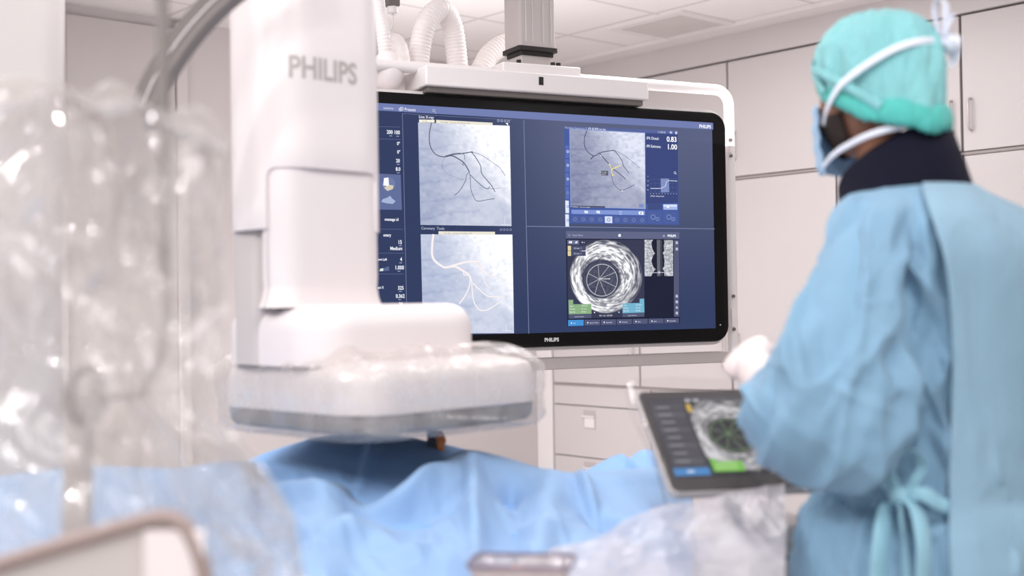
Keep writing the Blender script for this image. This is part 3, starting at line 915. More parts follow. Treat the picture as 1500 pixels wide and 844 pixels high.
mid = np.exp(-((A - 0.5) / 0.06) ** 8) * 0.14
v = np.clip(band + mid, 0, 1)[..., None]
paint(long_, L3((24, 26, 44)) * (1 - v) + L3((236, 238, 246)) * v)
u = UI()
u.line([cb(657, 342), cb(846, 337)], 0.7, (206, 210, 222), 'c'); u.disc(*cb(752, 338), 1.9, (180, 184, 200), 'd', 8)
u.line([cb(738, 122), cb(742, 360)], 0.5, (120, 124, 148), 'c'); u.line([cb(768, 122), cb(772, 360)], 0.5, (120, 124, 148), 'c')
u.build('position_marker', long_)

# maker's name and lamp on the frame
v, f = text_geo('PHILIPS', 0.0165, 0.035)
x0, z0 = mon(797.5, 500.6)
lg = MB().add([(x0 + a, -0.0007, z0 + b) for a, b in v], f)
M['logo'] = glow('white_lettering', (224, 222, 222), 0.75)
lg.build('logo', M['logo'], big, smooth=0)
xx, zz = mon(1055, 476)
MB().cyl((xx, -0.0004, zz), (0, -1, 0), 0.0022, 0.001, 10).build('power_lamp', M['logo'], big)

# ---- ceiling mount: carrying beam, lift column, gasket
mt = thing('display_mount', 'light grey ceiling column and cross beam carrying the big screen', 'mount', MO, MA)
x0, zt0 = mon(622, 101, -0.02); x1, zt1 = mon(948, 118, -0.02)
zb0 = mon(622, 134, -0.02)[1]
mb = MB(); mb.box(x0, x1, -0.03, 0.16, mon(780, 135, -0.03)[1], mon(780, 106, -0.03)[1])
mb.build('cross_beam', M['white2'], mt, smooth=30, bevel=0.006)
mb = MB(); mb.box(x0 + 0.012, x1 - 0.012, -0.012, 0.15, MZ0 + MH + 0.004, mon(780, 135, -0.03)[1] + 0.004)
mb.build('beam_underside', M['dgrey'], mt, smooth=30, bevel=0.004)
sx, sz = mon(793, 118.5, -0.032)
MB().box(sx - 0.008, sx + 0.008, -0.0315, -0.029, sz - 0.013, sz + 0.013).build('sensor_window', M['rubber'], mt, smooth=0)
cx_ = mon(780, 60, 0.09)[0]
zc = mon(780, 106, -0.03)[1]
mb = MB(); mb.box(mon(737, 97, 0.0)[0], mon(851, 97, 0.0)[0], 0.0, 0.16, zc, zc + 0.035)
mb.build('beam_cap', M['white2'], mt, smooth=30, bevel=0.005)
zg = mon(780, 78, 0.09)[1]
# columns turned with the room
colr = Matrix.Translation((cx_, 0.11, 0)) @ Matrix.Rotation(math.radians(3), 4, 'Z')
def colbox(hx, hy, z0, z1, r):
    pts = rrect(hx, hy, r, 4)
    rings = [[colr @ Vector((x, y, z)) for x, y in pts] for z in (z0, z1)]
    return MB().loft(rings)
fix_normals(colbox(0.058, 0.044, zc + 0.03, zg + 0.02, 0.006).build('inner_column', M['grey'], mt, smooth=30))
fix_normals(colbox(0.068, 0.055, zg + 0.012, CEIL - 0.02, 0.008).build('lift_column', M['grey'], mt, smooth=30))
g2 = MB()
for (hx, hy, a, b) in ((0.074, 0.061, 0.0, 0.014), (0.064, 0.051, -0.014, 0.0)):
    pts = rrect(hx, hy, 0.008, 4)
    g2.loft([[colr @ Vector((x, y, zg + z)) for x, y in pts] for z in (a, b)])
fix_normals(g2.build('gasket', M['rubber'], mt, smooth=30))
gl = MB()
for xx_ in (-0.045, -0.02, 0.02, 0.05):
    p = [colr @ Vector((xx_, -0.0555, z)) for z in (zg + 0.03, CEIL - 0.03)]
    gl.tube(p, 0.002, 6)
gl.build('column_groove', M['dgrey'] if False else M['handle'], mt)
for px in (762, 812, 820):
    xk = mon(px, 96, 0.03)[0]
    MB().cyl((xk, 0.04, zc + 0.03), (0, 0, 1), 0.008, 0.022, 12).build('bolt_head', M['rubber'], mt)

jc = to_local(mt, W(568, 105, 3.86))
MB().tube([jc + Vector((0, 0, 0.066 * math.cos(math.pi * k / 14))) for k in range(15)], [max(0.0008, 0.052 * math.sin(math.pi * k / 14)) for k in range(15)], 24).build('joint_cover', M['white'], mt, smooth=180)
# ---- corrugated hoses
M['hose'] = mat('white_corrugated_hose', (236, 229, 228), 0.45, var=0.01)
def hose(label, pts, r=0.033, pitch=0.0125):
    path = catmull([tuple(p) for p in pts], 40)
    # resample evenly
    d = [0.0]
    for a, b in zip(path[:-1], path[1:]): d.append(d[-1] + float(np.linalg.norm(b - a)))
    Ln = d[-1]; n = int(Ln / (pitch / 4)); P = []; R = []
    arr = np.array(path); d = np.array(d)
    for k in range(n + 1):
        s = Ln * k / n
        P.append(tuple(np.interp(s, d, arr[:, i]) for i in range(3)))
        R.append(r * (1 + 0.035 * math.sin(2 * math.pi * s / pitch)))
    o = MB().tube(P, R, 18).build('cable_hose', M['hose'], None, smooth=70)
    return tag(o, label, 'hose', 'corrugated cable hoses')
D1, D2 = 4.08, 4.30
hose('white corrugated hose arching over the left end of the screen beam', [W(613, 135, D1), W(614, 80, D1), W(624, 35, D1), W(645, 14, D1 + .04), W(661, 35, D1 + .1), W(668, 75, D1 + .12), W(673, 135, D1 + .12)], 0.036)
hose('white corrugated hose bending beside the grey lift column', [W(704, 104, 4.32), W(716, 82, 4.34), W(738, 66, 4.38), W(765, 64, 4.42), W(790, 74, 4.46)], 0.037)
hose('white corrugated hose at the edge of the tall white housing', [W(551, -20, 3.9), W(556, 20, 3.9), W(562, 55, 3.9), W(566, 100, 3.92), W(570, 150, 3.95)], 0.022, 0.011)
hose('smooth white hose drooping left of the arching one', [W(560, 66, 4.0), W(578, 64, 4.0), W(586, 90, 3.98), W(587, 132, 3.97)], 0.034, 0.02)
# frame stub at the left of the beam and bracket above
fx0 = thing('ceiling_bracket', 'dark steel bracket with white cable gland hanging at the top left of the screen', 'bracket', W(575, 10, 4.1), MA)
def fl(px, py, d): return to_local(fx0, W(px, py, d))
MB().tube([fl(553, -30, 4.1), fl(612, -24, 4.3)], 0.02, 12).build('crossbar', M['steel'], fx0)
MB().box(-0.02, 0.02, -0.02, 0.02, 0.0, 0.25).build('upright', M['dgrey'], fx0, smooth=30, bevel=0.003)
MB().cyl((0, 0, -0.025), (0, 0, 1), 0.018, 0.03, 16, bev=0.004).build('cable_gland', M['white2'], fx0)
MB().tube(catmull([(0, 0, -0.02), (0.0, 0, -0.06), (-0.012, 0, -0.09), (-0.004, 0, -0.13)], 6), 0.004, 8).build('cable', M['white2'], fx0)
# ------------------------------------------------------------------ the x-ray arm: tall housing, column, plate and flat detector
CA = math.radians(45.4)
CX, CY = (451 - 750) / FPX * 2.25, 2.25
arm = thing('xray_arm', 'tall rounded white x-ray housing with flat detector over the blue drape', 'x-ray machine', (CX, CY, 0), CA)
def arm_z(row, depth, px=450):
    return W(px, row, depth).z
def prof(L1, L2, r, n=10):
    return rrect(L1 / 2, L2 / 2, r, n)
def dense(pts, step):
    out = []
    n = len(pts)
    for i in range(n):
        a = Vector(pts[i]); b = Vector(pts[(i + 1) % n]); d = (b - a).length
        k = max(1, int(d / step))
        for j in range(k):
            out.append(a.lerp(b, j / k))
    return out
L1, L2, CR = 0.265, 0.20, 0.085
outer = dense(prof(L1, L2, CR, 14), 0.006)
# start the outline at the back so the seam is hidden, measure along it
k0 = max(range(len(outer)), key=lambda i: outer[i].y + 0.3 * outer[i].x)
outer = outer[k0:] + outer[:k0]
m3 = Matrix.Rotation(CA, 3, 'Z')
cxyv = Vector((CX, CY, 0))
def px_of(p2):
    w_ = m3 @ Vector((p2.x, p2.y, 0)) + cxyv
    return 750 + FPX * w_.x / w_.y, w_.y
front = [p for p in outer]
# panel cut-out: outline stretches, seen from the front, from px 393 to px 555
seg = [(i,) + px_of(p) for i, p in enumerate(front)]
near = min(seg, key=lambda s: s[2])[0]
iL = near
while px_of(front[iL])[0] > 397: iL = (iL - 1) if px_of(front[(iL - 1) % len(front)])[0] < px_of(front[iL])[0] else (iL + 1)
step_dir = 1 if px_of(front[(near + 1) % len(front)])[0] > px_of(front[near])[0] else -1
iR = near
while px_of(front[iR % len(front)])[0] < 551: iR += step_dir
if step_dir < 0:
    front = front[::-1]; iL = len(front) - 1 - iL; iR = len(front) - 1 - (iR % len(front))
cum = [0.0]
for a, b in zip(front, front[1:] + front[:1]): cum.append(cum[-1] + (b - a).length)
sL, sR = cum[iL], cum[iR % len(front)]
tot = cum[-1]
z_top = 2.66
z_pan = arm_z(243, 2.11)
z_bot = arm_z(338, 2.2)
def at_s(s):
    s %= tot
    for i in range(len(front)):
        if cum[i + 1] >= s:
            t = (s - cum[i]) / max(1e-9, cum[i + 1] - cum[i])
            return front[i].lerp(front[(i + 1) % len(front)], t)
ss = [tot * i / 150 for i in range(150)] + [sL, sL + 1e-4, sR, sR - 1e-4] + [sL + 0.02 * (1 - math.cos(math.radians(a))) for a in range(15, 91, 15)] + [sR - 0.02 * (1 - math.cos(math.radians(a))) for a in range(15, 91, 15)]
ss = sorted(set(round(s, 6) for s in ss))
rc = 0.02
def zb_of(s):
    if s <= sL or s >= sR: return z_bot
    d = min(s - sL, sR - s)
    if d >= rc: return z_pan
    return z_pan - rc + math.sqrt(max(0, rc * rc - (rc - d) ** 2))
rings = []
K = 26
for k in range(K + 1):
    t = k / K
    rings.append([(at_s(s).x, at_s(s).y, z_top + (zb_of(s) - z_top) * t) for s in ss])
sh = MB().loft(rings, False, False).build('upper_housing', M['white'], arm, smooth=50)
fix_normals(sh)
so = sh.modifiers.new('solid', 'SOLIDIFY'); so.thickness = 0.011; so.offset = -1
bv = sh.modifiers.new('bevel', 'BEVEL'); bv.width = 0.003; bv.segments = 2; bv.limit_method = 'ANGLE'; bv.angle_limit = math.radians(50)
# column inside, slightly set back
ins = 0.0125
c_in = rrect((L1 - 2 * ins) / 2, (L2 - 2 * ins - 0.085) / 2, 0.052, 14, 0.0, -0.0425)
zf = arm_z(447, 2.25)
rings = []
for z, k in ((z_top - 0.02, 1.0), (zf + 0.045, 1.0), (zf + 0.035, 0.988), (zf + 0.03, 0.988), (zf + 0.024, 1.0), (zf + 0.012, 1.02), (zf - 0.004, 1.075)):
    rings.append([(x * k, (y + 0.0425) * k - 0.0425, z) for x, y in c_in])
fix_normals(MB().loft(rings).build('column', M['white'], arm, smooth=40))
# thin shadow seam round the front panel
M['eqgrey0'] = mat('bracket_enamel', (196, 188, 186), 0.5, var=0.01)
# bracket behind, at the left
bx = MB()
bp = rrect(0.055, 0.045, 0.025, 8, -0.062, 0.03)
zb0 = 1.25
bx.loft([[(x, y, z) for x, y in bp] for z in (zb0, z_bot + 0.05)])
fix_normals(bx.build('rear_bracket', M['eqgrey0'], arm, smooth=40))
# base plate
pcx, pcy = (517 - 750) / FPX * 2.3, 2.3
off = Matrix.Rotation(-CA, 3, 'Z') @ (Vector((pcx, pcy, 0)) - cxyv)
pl = rrect(0.20, 0.16, 0.085, 12, off.x, off.y)
def scl(pts, d, hx, hy):
    return [(off.x + (x - off.x) * (1 - d / hx), off.y + (y - off.y) * (1 - d / hy)) for x, y in pts]
zp1 = arm_z(514, 2.3)
rings = [[(x, y, zp1 - 0.02) for x, y in pl], [(x, y, zf - 0.045) for x, y in pl]]
for k in range(1, 9):
    a = math.radians(90 * k / 8)
    rings.append([(x, y, zf - 0.045 + 0.045 * math.sin(a)) for x, y in scl(pl, 0.04 * (1 - math.cos(a)), 0.20, 0.16)])
fix_normals(MB().loft(rings).build('base_plate', M['white'], arm, smooth=60))
M['pan'] = mat('detector_pan_grey', (148, 141, 138), 0.6)
# flat detector: white upper body and grey lower pan
dcx, dcy = (557 - 750) / FPX * 2.3, 2.3
doff = Matrix.Rotation(-CA, 3, 'Z') @ (Vector((dcx, dcy, 0)) - cxyv)
DH = 0.228
dp = rrect(DH, DH, 0.085, 12, doff.x, doff.y)
def dscl(d): return [(doff.x + (x - doff.x) * (1 - d / DH), doff.y + (y - doff.y) * (1 - d / DH)) for x, y in dp]
zd0, zd1 = 1.134, 1.252
rings = []
for z, d in ((zd0 + 0.036, 0.006), (zd0 + 0.037, 0.0), (zd1 - 0.03, 0.002), (zd1 - 0.012, 0.008), (zd1 - 0.003, 0.022), (zd1 + 0.004, 0.06)):
    rings.append([(x, y, z) for x, y in dscl(d)])
fix_normals(MB().loft(rings).build('detector_body', M['white2'], arm, smooth=50))
rings = []
for z, d in ((zd0, 0.03), (zd0 + 0.004, 0.012), (zd0 + 0.012, 0.006), (zd0 + 0.036, 0.004)):
    rings.append([(x, y, z) for x, y in dscl(d)])
fix_normals(MB().loft(rings).build('detector_pan', M['pan'], arm, smooth=50))
# lettering, wrapped on the housing
v, f = text_geo('PHILIPS', 0.0535, 0.026)
# start where px = 424
i0 = iL
s0 = sL
while px_of(at_s(s0))[0] < 425: s0 += 0.001
z_t = arm_z(110, 2.11)
s_end = s0
while px_of(at_s(s_end))[0] < 527: s_end += 0.001
wid = max(a for a, b in v); kx = (s_end - s0) / wid
def wrap(a, b):
    s = s0 + a * kx
    p = at_s(s); q = at_s(s + 0.002) - at_s(s - 0.002)
    nrm = Vector((q.y, -q.x)).normalized()
    if nrm.dot(p) < 0: nrm = -nrm
    return (p.x + nrm.x * 0.0006, p.y + nrm.y * 0.0006, z_t + b)
lg = MB().add([wrap(a, b) for a, b in v], f)
M['logo_grey'] = mat('grey_lettering', (176, 168, 166), 0.5)
o = lg.build('logo', M['logo_grey'], arm, smooth=0)
# cable plug between detector and drape
cp_ = thing('cable_plug', 'small dark cable plug with orange boot under the detector', 'plug', W(638, 645, 2.40), 0)
MB().box(-0.016, 0.004, -0.012, 0.012, -0.02, 0.022).build('plug_body', mat('dark_blue_plug', (52, 56, 78), 0.5), cp_, smooth=30, bevel=0.003)
MB().tube([(0.006, -0.004, 0.014), (0.012, -0.012, 0.0), (0.010, -0.012, -0.018)], [0.009, 0.010, 0.007], 12).build('orange_boot', mat('orange_rubber', (246, 150, 92), 0.5), cp_)
MB().tube(catmull([(-0.006, 0, 0.02), (-0.004, 0.01, 0.045), (0.0, 0.02, 0.08)], 6), 0.004, 8).build('cable', M['rubber'], cp_)
MB().tube(catmull([(-0.012, 0, -0.018), (-0.03, -0.0, -0.04), (-0.10, 0.02, -0.052), (-0.2, 0.06, -0.06)], 6), 0.004, 8).build('cable', M['rubber'], cp_)
# ------------------------------------------------------------------ left side: equipment column, curved arm, pole, shield, film
eq = thing('equipment_column', 'broad white equipment column at the far left edge behind the film', 'column', W(20, 422, 2.6) - Vector((0, 0, 1.35)) + Vector((0, 0, 0)), math.radians(20))
eq.location.z = 0
def el(px, py, d): return to_local(eq, W(px, py, d))
xr0 = el(88, 60, 2.6).x
M['eqgrey'] = mat('column_enamel', (188, 182, 180), 0.5, var=0.01)
rings = []
for z, k in ((0.0, -0.02), (0.9, 0.0), (1.4, -0.004), (2.0, 0.01), (2.72, 0.03)):
    pts = rrect(0.17, 0.13, 0.05, 8, xr0 - 0.17 + k, 0.0)
    rings.append([(x, y, z) for x, y in pts])
fix_normals(MB().loft(rings).build('housing', M['eqgrey'], eq, smooth=50))
MB().box(xr0 - 0.36, xr0 + 0.02, -0.17, 0.17, 0.0, 0.08).build('base', M['grey'], eq, smooth=30, bevel=0.01)

M['mgrey'] = mat('mid_grey_arm', (118, 111, 109), 0.6)
# curved grey supply arm
ca_ = thing('curved_arm', 'curved grey lamp arm sweeping from the ceiling down behind the clear film', 'lamp arm', W(300, 60, 1.9), 0)
def cl(px, py, d): return to_local(ca_, W(px, py, d))
pts = [cl(*p) for p in ((212, 165, 1.9), (232, 118, 1.9), (262, 70, 1.9), (296, 28, 1.9), (334, -8, 1.9), (390, -50, 1.92), (470, -90, 1.95))]
path = [Vector(p) for p in catmull([tuple(p) for p in pts], 8)]
def strap(path, w, t, y0=0.0):
    rings = []
    for k, p in enumerate(path):
        a = path[max(0, k - 1)]; b = path[min(len(path) - 1, k + 1)]
        tg = (b - a).normalized(); n = Vector((-tg.z, 0, tg.x)).normalized()
        rings.append([p + n * w + Vector((0, -t + y0, 0)), p + n * w + Vector((0, t + y0, 0)), p - n * w + Vector((0, t + y0, 0)), p - n * w + Vector((0, -t + y0, 0))])
    return rings
fix_normals(MB().loft(strap(path, 0.0185, 0.02)).build('arm_rail', M['mgrey'], ca_, smooth=30, bevel=0.004))
n_off = []
for k, p in enumerate(path):
    a = path[max(0, k - 1)]; b = path[min(len(path) - 1, k + 1)]
    tg = (b - a).normalized(); n_off.append(p + Vector((-tg.z, 0, tg.x)).normalized() * 0.009)
fix_normals(MB().loft(strap(n_off, 0.008, 0.003, -0.021)).build('dark_inlay', M['dgrey'], ca_, smooth=30))
fix_normals(MB().loft(strap(path, 0.0011, 0.002, -0.0215)).build('bright_edge', M['white'], ca_, smooth=30))
# disc joint behind the film
MB().cyl(cl(268, 186, 1.98), (0.15, -1, 0), 0.022, 0.03, 24, bev=0.004).build('joint_cap', M['grey'], ca_)
MB().tube([cl(212, 165, 1.9), cl(216, 182, 1.95), cl(268, 186, 1.96)], 0.012, 12).build('link', M['grey'], ca_)

# hanging support rod with clamp and knob
DP = 1.36
rod = thing('support_rod', 'thin grey vertical rod running down behind the clear plastic film', 'rod', W(240, 300, DP), 0)
def rl(px, py, d=DP): return to_local(rod, W(px, py, d))
top = rl(236, 0); bot = rl(252, 560)
tz = CEIL - rod.location.z
MB().tube([Vector((rl(240, 200).x, 0, tz)), Vector((rl(240, 200).x, 0, rl(240, 408).z))], 0.0075, 14).build('rod', M['mgrey'], rod)
xr_ = rl(240, 200).x
arc = catmull([(xr_, 0, rl(240, 400).z), (xr_, 0, rl(240, 470).z), (xr_ - 0.006, 0, rl(240, 520).z), (xr_ - 0.022, 0, rl(240, 556).z), tuple(rl(206, 574)), tuple(rl(150, 578))], 6)
MB().tube(arc, 0.006, 12).build('bent_arm', M['grey'], rod)
MB().cyl(rl(121, 579), (1, -0.35, 0), 0.026, 0.02, 24, bev=0.004).build('clamp_knob', M['grey'], rod)
MB().cyl(rl(118, 580), (1, -0.35, 0), 0.034, 0.012, 24, bev=0.003).build('clamp_ring', M['dgrey'], rod)
MB().tube([rl(118, 590), rl(115, 680), rl(112, 790)], 0.016, 12).build('clamp_post', M['grey'], rod)

# film sheets ------------------------------------------------------
M['film'] = plastic_film('clear_film', haze=0.40, gloss=0.12, rough=0.06, wr=0.25, wscale=5.0, tint=(224, 218, 215), hz_var=0.5)
def film_sheet(name, label, cols, rows, shape, seed, amp=0.02, nu=110, nv=90, material=None, fx=3.0, fy=4.0):
    """cols: list of (px at top, px at bottom); rows similar; shape(a,b)->(px,py,depth)"""
    A, B = np.meshgrid(np.linspace(0, 1, nu), np.linspace(0, 1, nv))
    P = np.zeros((nv, nu, 3))
    wx = fbm(A * 2.4, B * 2.6, seed + 30, 3) - 0.5; wy = fbm(A * 2.4 + 7, B * 2.6 + 3, seed + 31, 3) - 0.5
    U = A * fx + 1.3 * wx; Vv = B * fy + 1.3 * wy
    cre = ridge(U, Vv * 0.55, seed, 2) ** 2
    cre2 = ridge(U * 1.9 - 0.9 * Vv, Vv * 1.1 + 0.8 * U, seed + 9, 2) ** 2
    cre3 = ridge(U * 4.2 + Vv, Vv * 2.6 - U, seed + 13, 2) ** 3
    soft = fbm(A * 2.2, B * 2.0, seed + 17, 3)
    D = amp * (1.6 * (soft - 0.5) + 0.8 * cre + 0.45 * cre2 + 0.22 * cre3)
    for j in range(nv):
        for i in range(nu):
            px, py, d = shape(A[j, i], B[j, i])
            p = W(px, py, d + D[j, i])
            P[j, i] = p
    o = MB().grid(P).build(name, material or M['film'], None, smooth=180)
    return tag(o, label, 'plastic sheet')
def lerp_list(L, t):
    xs = [p[0] for p in L]
    return [float(np.interp(t, xs, [p[k] for p in L])) for k in range(1, len(L[0]))]

top_e = [(0.0, -60, 150), (0.10, 20, 140), (0.22, 75, 128), (0.34, 130, 152), (0.46, 165, 148), (0.58, 205, 152), (0.66, 225, 165), (0.72, 245, 178), (0.82, 290, 186), (0.92, 322, 210), (1.0, 336, 232)]
right_e = [(0.0, 336), (0.16, 322), (0.33, 332), (0.48, 318), (0.60, 332), (0.70, 392), (0.80, 432), (1.0, 455)]
def sh_main(a, b):
    x0, y0 = lerp_list(top_e, a)
    yb = 890
    xr = lerp_list(right_e, b)[0]
    xtop = x0; s = (x0 + 60) / 396.0
    px = -60 - 50 * b + (xr + 60 + 50 * b) * s
    py = y0 + (yb - y0) * b
    dep = 1.16 + 0.05 * math.sin(3.0 * a + 1.0) - 0.05 * (1 - b) * (1 - a) + 0.10 * max(0, b - 0.55) * a
    return px, py, dep
film = film_sheet('clear_film', 'large crumpled clear plastic film hanging at the left in the foreground', None, None, sh_main, 3, 0.080, nu=220, nv=200, fx=2.7, fy=3.6)
# rolled, gathered top of the film
def sh_top(a, b):
    x0, y0 = lerp_list(top_e, a)
    ang = b * 5.2
    return x0 + 4 * math.sin(9 * a), y0 + 6 + 22 * math.sin(ang) * (0.7 + 0.5 * math.sin(17 * a)) - 10, 1.15 - 0.028 * math.cos(ang)
g_ = film_sheet('gathered_edge', 'x', None, None, sh_top, 8, 0.012, 120, 18, fx=9, fy=2)
del g_['label']; del g_['category']
g_.parent = film
# ------------------------------------------------------------------ drapes over the patient table
M['drape'] = fabric('light_blue_drape', (150, 183, 222), 0.8, trans=0.12, wrinkle=0.35, wscale=10)
M['drape_dark'] = fabric('deep_blue_drape', (142, 184, 234), 0.8, trans=0.10, wrinkle=0.25, wscale=9)
def drape(name, label, crest, x0, x1, depth_far, depth_near, row_near, seed, m, nu=170, nv=90, amp=0.03, back=0.35, extra=None, edge_roll=0.0, fx=4.0):
    """a cloth lying over a hump: crest is the far outline (px,row)"""
    cx = [c[0] for c in crest]; cy = [c[1] for c in crest]
    xs = np.linspace(x0, x1, nu)
    rows = catmull([(c[0], c[1]) for c in crest], 10)
    rx = np.array([r[0] for r in rows]); ry = np.array([r[1] for r in rows])
    nb = 10
    P = np.zeros((nv + nb, nu, 3))
    for i, px in enumerate(xs):
        r0 = float(np.interp(px, rx, ry))
        df = depth_far(px); dn = depth_near(px)
        p0 = W(px, r0, df)
        for j in range(nv):
            b = j / (nv - 1)
            row = r0 + (row_near - r0) * b
            d = df + (dn - df) * (b ** 0.9)
            p = W(px, row, d)
            h = 0.0
            aa = (px - x0) / (x1 - x0)
            ramp = min(1.0, b / 0.35)
            s1 = float(fbm(aa * fx + 0.6 * b, b * 2.0 + aa, seed, 3)) - 0.5
            s2 = float(ridge(aa * fx * 1.3 - 1.0 * b, b * 1.4 + 0.8 * aa, seed + 5, 3)) - 0.6
            h = amp * (1.1 * s1 + 1.2 * s2) * ramp
            if edge_roll: h += edge_roll * math.exp(-((b - 0.05) / 0.05) ** 2)
            if extra: h += extra(px, row, b) * min(1.0, b / 0.10)
            P[nb + j, i] = (p.x, p.y - 0.6 * h, p.z + h)
        for k in range(nb):
            t = (nb - k) / nb
            P[k, i] = (p0.x, p0.y + back * t, p0.z - 0.16 * (1 - math.cos(t * math.pi / 2)) - 0.0)
    o = MB().grid(P).build(name, m, None, smooth=180, solid=0.0025)
    return tag(o, label, 'drape')

def gauss(px, row, cx, cy, sx, sy, rot=0.0):
    c, s = math.cos(rot), math.sin(rot)
    dx, dy = px - cx, row - cy
    u_ = (c * dx + s * dy) / sx; v_ = (-s * dx + c * dy) / sy
    return math.exp(-(u_ * u_ + v_ * v_))
dark_crest = [(300, 712), (340, 688), (380, 669), (430, 652), (470, 642), (530, 639), (580, 641), (630, 650), (680, 661), (720, 674), (770, 700)]
def dk_extra(px, row, b):
    return 0.012 * gauss(px, row, 545, 665, 8, 60, 0.35) - 0.006 * gauss(px, row, 470, 680, 40, 16)
drape('dark_drape', 'darker blue surgical drape on the hump just under the x-ray detector', dark_crest, 300, 770,
      lambda x: 2.42, lambda x: 1.98, 790, 21, M['drape_dark'], 110, 60, 0.012, 0.3, dk_extra, 0.0, 3.0)
light_crest = [(-140, 716), (-60, 708), (0, 702), (60, 694), (130, 688), (200, 690), (260, 690), (340, 680), (365, 688), (385, 709), (420, 712), (470, 712), (495, 721), (515, 738), (535, 745), (565, 738), (600, 722), (625, 702), (645, 686), (665, 670), (690, 664), (740, 675), (790, 690), (830, 697), (880, 696), (930, 692), (985, 690), (1060, 700), (1160, 715)]
def l_far(px):
    base = 2.28
    return base - 0.20 * math.exp(-((px - 530) / 110.0) ** 4)
def l_extra(px, row, b):
    h = 0.0
    h += 0.030 * gauss(px, row, 612, 724, 62, 15, -0.42)          # rolled lip right of the dark opening
    h -= 0.022 * gauss(px, row, 590, 758, 66, 13, -0.12)          # hollow below it
    h += 0.016 * gauss(px, row, 440, 730, 80, 14, 0.02)
    h += 0.020 * gauss(px, row, 695, 750, 13, 90, -0.04)          # upright crease
    h -= 0.020 * gauss(px, row, 744, 718, 16, 12)                 # dimple
    h -= 0.014 * gauss(px, row, 752, 780, 34, 60)
    h += 0.018 * gauss(px, row, 800, 760, 26, 80, 0.2)
    h += 0.016 * gauss(px, row, 858, 722, 7, 46, -0.42)           # slanting seam fold
    h -= 0.016 * gauss(px, row, 880, 765, 40, 12, 0.45)
    h += 0.014 * gauss(px, row, 520, 800, 90, 14, 0.15)
    return 1.7 * h
drape('light_drape', 'big light blue surgical drape in soft folds across the bottom of the photo', light_crest, -140, 1015,
      l_far, lambda x: 1.62, 905, 33, M['drape'], 280, 110, 0.050, 0.45, l_extra, 0.010, 7.0)
back_crest = [(825, 712), (850, 697), (876, 682), (908, 667), (922, 674), (930, 668), (942, 661), (956, 663), (970, 680), (1010, 700)]
drape('back_drape', 'small deep blue drape peak behind the light drape, left of the tablet', back_crest, 828, 1005,
      lambda x: 2.55, lambda x: 2.2, 730, 41, M['drape_dark'], 60, 24, 0.012, 0.15,
      lambda px, row, b: 0.012 * gauss(px, row, 925, 680, 4, 24, -0.95), 0.0, 2.0)
# the padded table the drapes lie on, hidden under them
tb = thing('patient_table', 'narrow padded patient table under the blue drapes', 'table', (-0.35, 2.12, 0), math.radians(0))
fix_normals(MB().loft([[(x, y, z) for x, y in rrect(0.68, 0.20, 0.08, 8)] for z in (0.82, 0.85)]).build('table_top', M['grey'], tb, smooth=30))
fix_normals(MB().loft([[(x, y, z) for x, y in rrect(0.67, 0.19, 0.08, 8)] for z in (0.85, 0.90)]).build('mattress', M['grey'], tb, smooth=30, bevel=0.01))
MB().box(-0.18, 0.18, -0.14, 0.14, 0.04, 0.82).build('pedestal', M['white2'], tb, smooth=30, bevel=0.02)
MB().box(-0.35, 0.35, -0.22, 0.22, 0.0, 0.04).build('base', M['dgrey'], tb, smooth=30, bevel=0.01)

# white curved shield at the lower left
sd = thing('side_shield', 'pale rounded shield with a brown rim at the lower left corner', 'shield', W(150, 900, 1.12), 0)
def sl(px, py, d=1.12): return to_local(sd, W(px, py, d))
oc = catmull([(-90, 858), (0, 830), (70, 808), (140, 787), (200, 769), (232, 762), (256, 765), (274, 780), (288, 808), (298, 844), (306, 890), (310, 960)], 6)
pts = [sl(x, y) for x, y in oc]
zb = pts[-1].z
front_ = [Vector((p.x, p.y, p.z)) for p in pts] + [Vector((pts[0].x, pts[0].y, zb))]
nrm = Vector((0.12, -1, 0.25)).normalized()
mb = MB()
n_ = len(front_)
mb.add([tuple(p + Vector((0, 0, -0.002))) for p in front_] + [tuple(p + Vector((0, 0.028, -0.002))) for p in front_],
       [tuple(range(n_)), tuple(reversed(range(n_, 2 * n_)))] + [(i, (i + 1) % n_, n_ + (i + 1) % n_, n_ + i) for i in range(n_)])
M['shield'] = mat('pale_shield', (196, 188, 185), 0.5, var=0.03, scale=5)
fix_normals(mb.build('panel', M['shield'], sd, smooth=30))
MB().tube([p + Vector((0, 0.0, 0.002)) for p in pts], 0.008, 10).build('rim', mat('brown_grey_rim', (150, 132, 128), 0.5), sd)
px1 = sl(222, 844)
MB().box(px1.x - 0.006, pts[-1].x - 0.004, -0.006, -0.001, zb, sl(240, 776).z).build('edge_strip', M['white'], sd, smooth=30, bevel=0.004)

MB().tube([sl(150, 870, 1.13), Vector((0, 0.03, -sd.location.z))], 0.015, 12).build('post', M['grey'], sd)
POST = 1
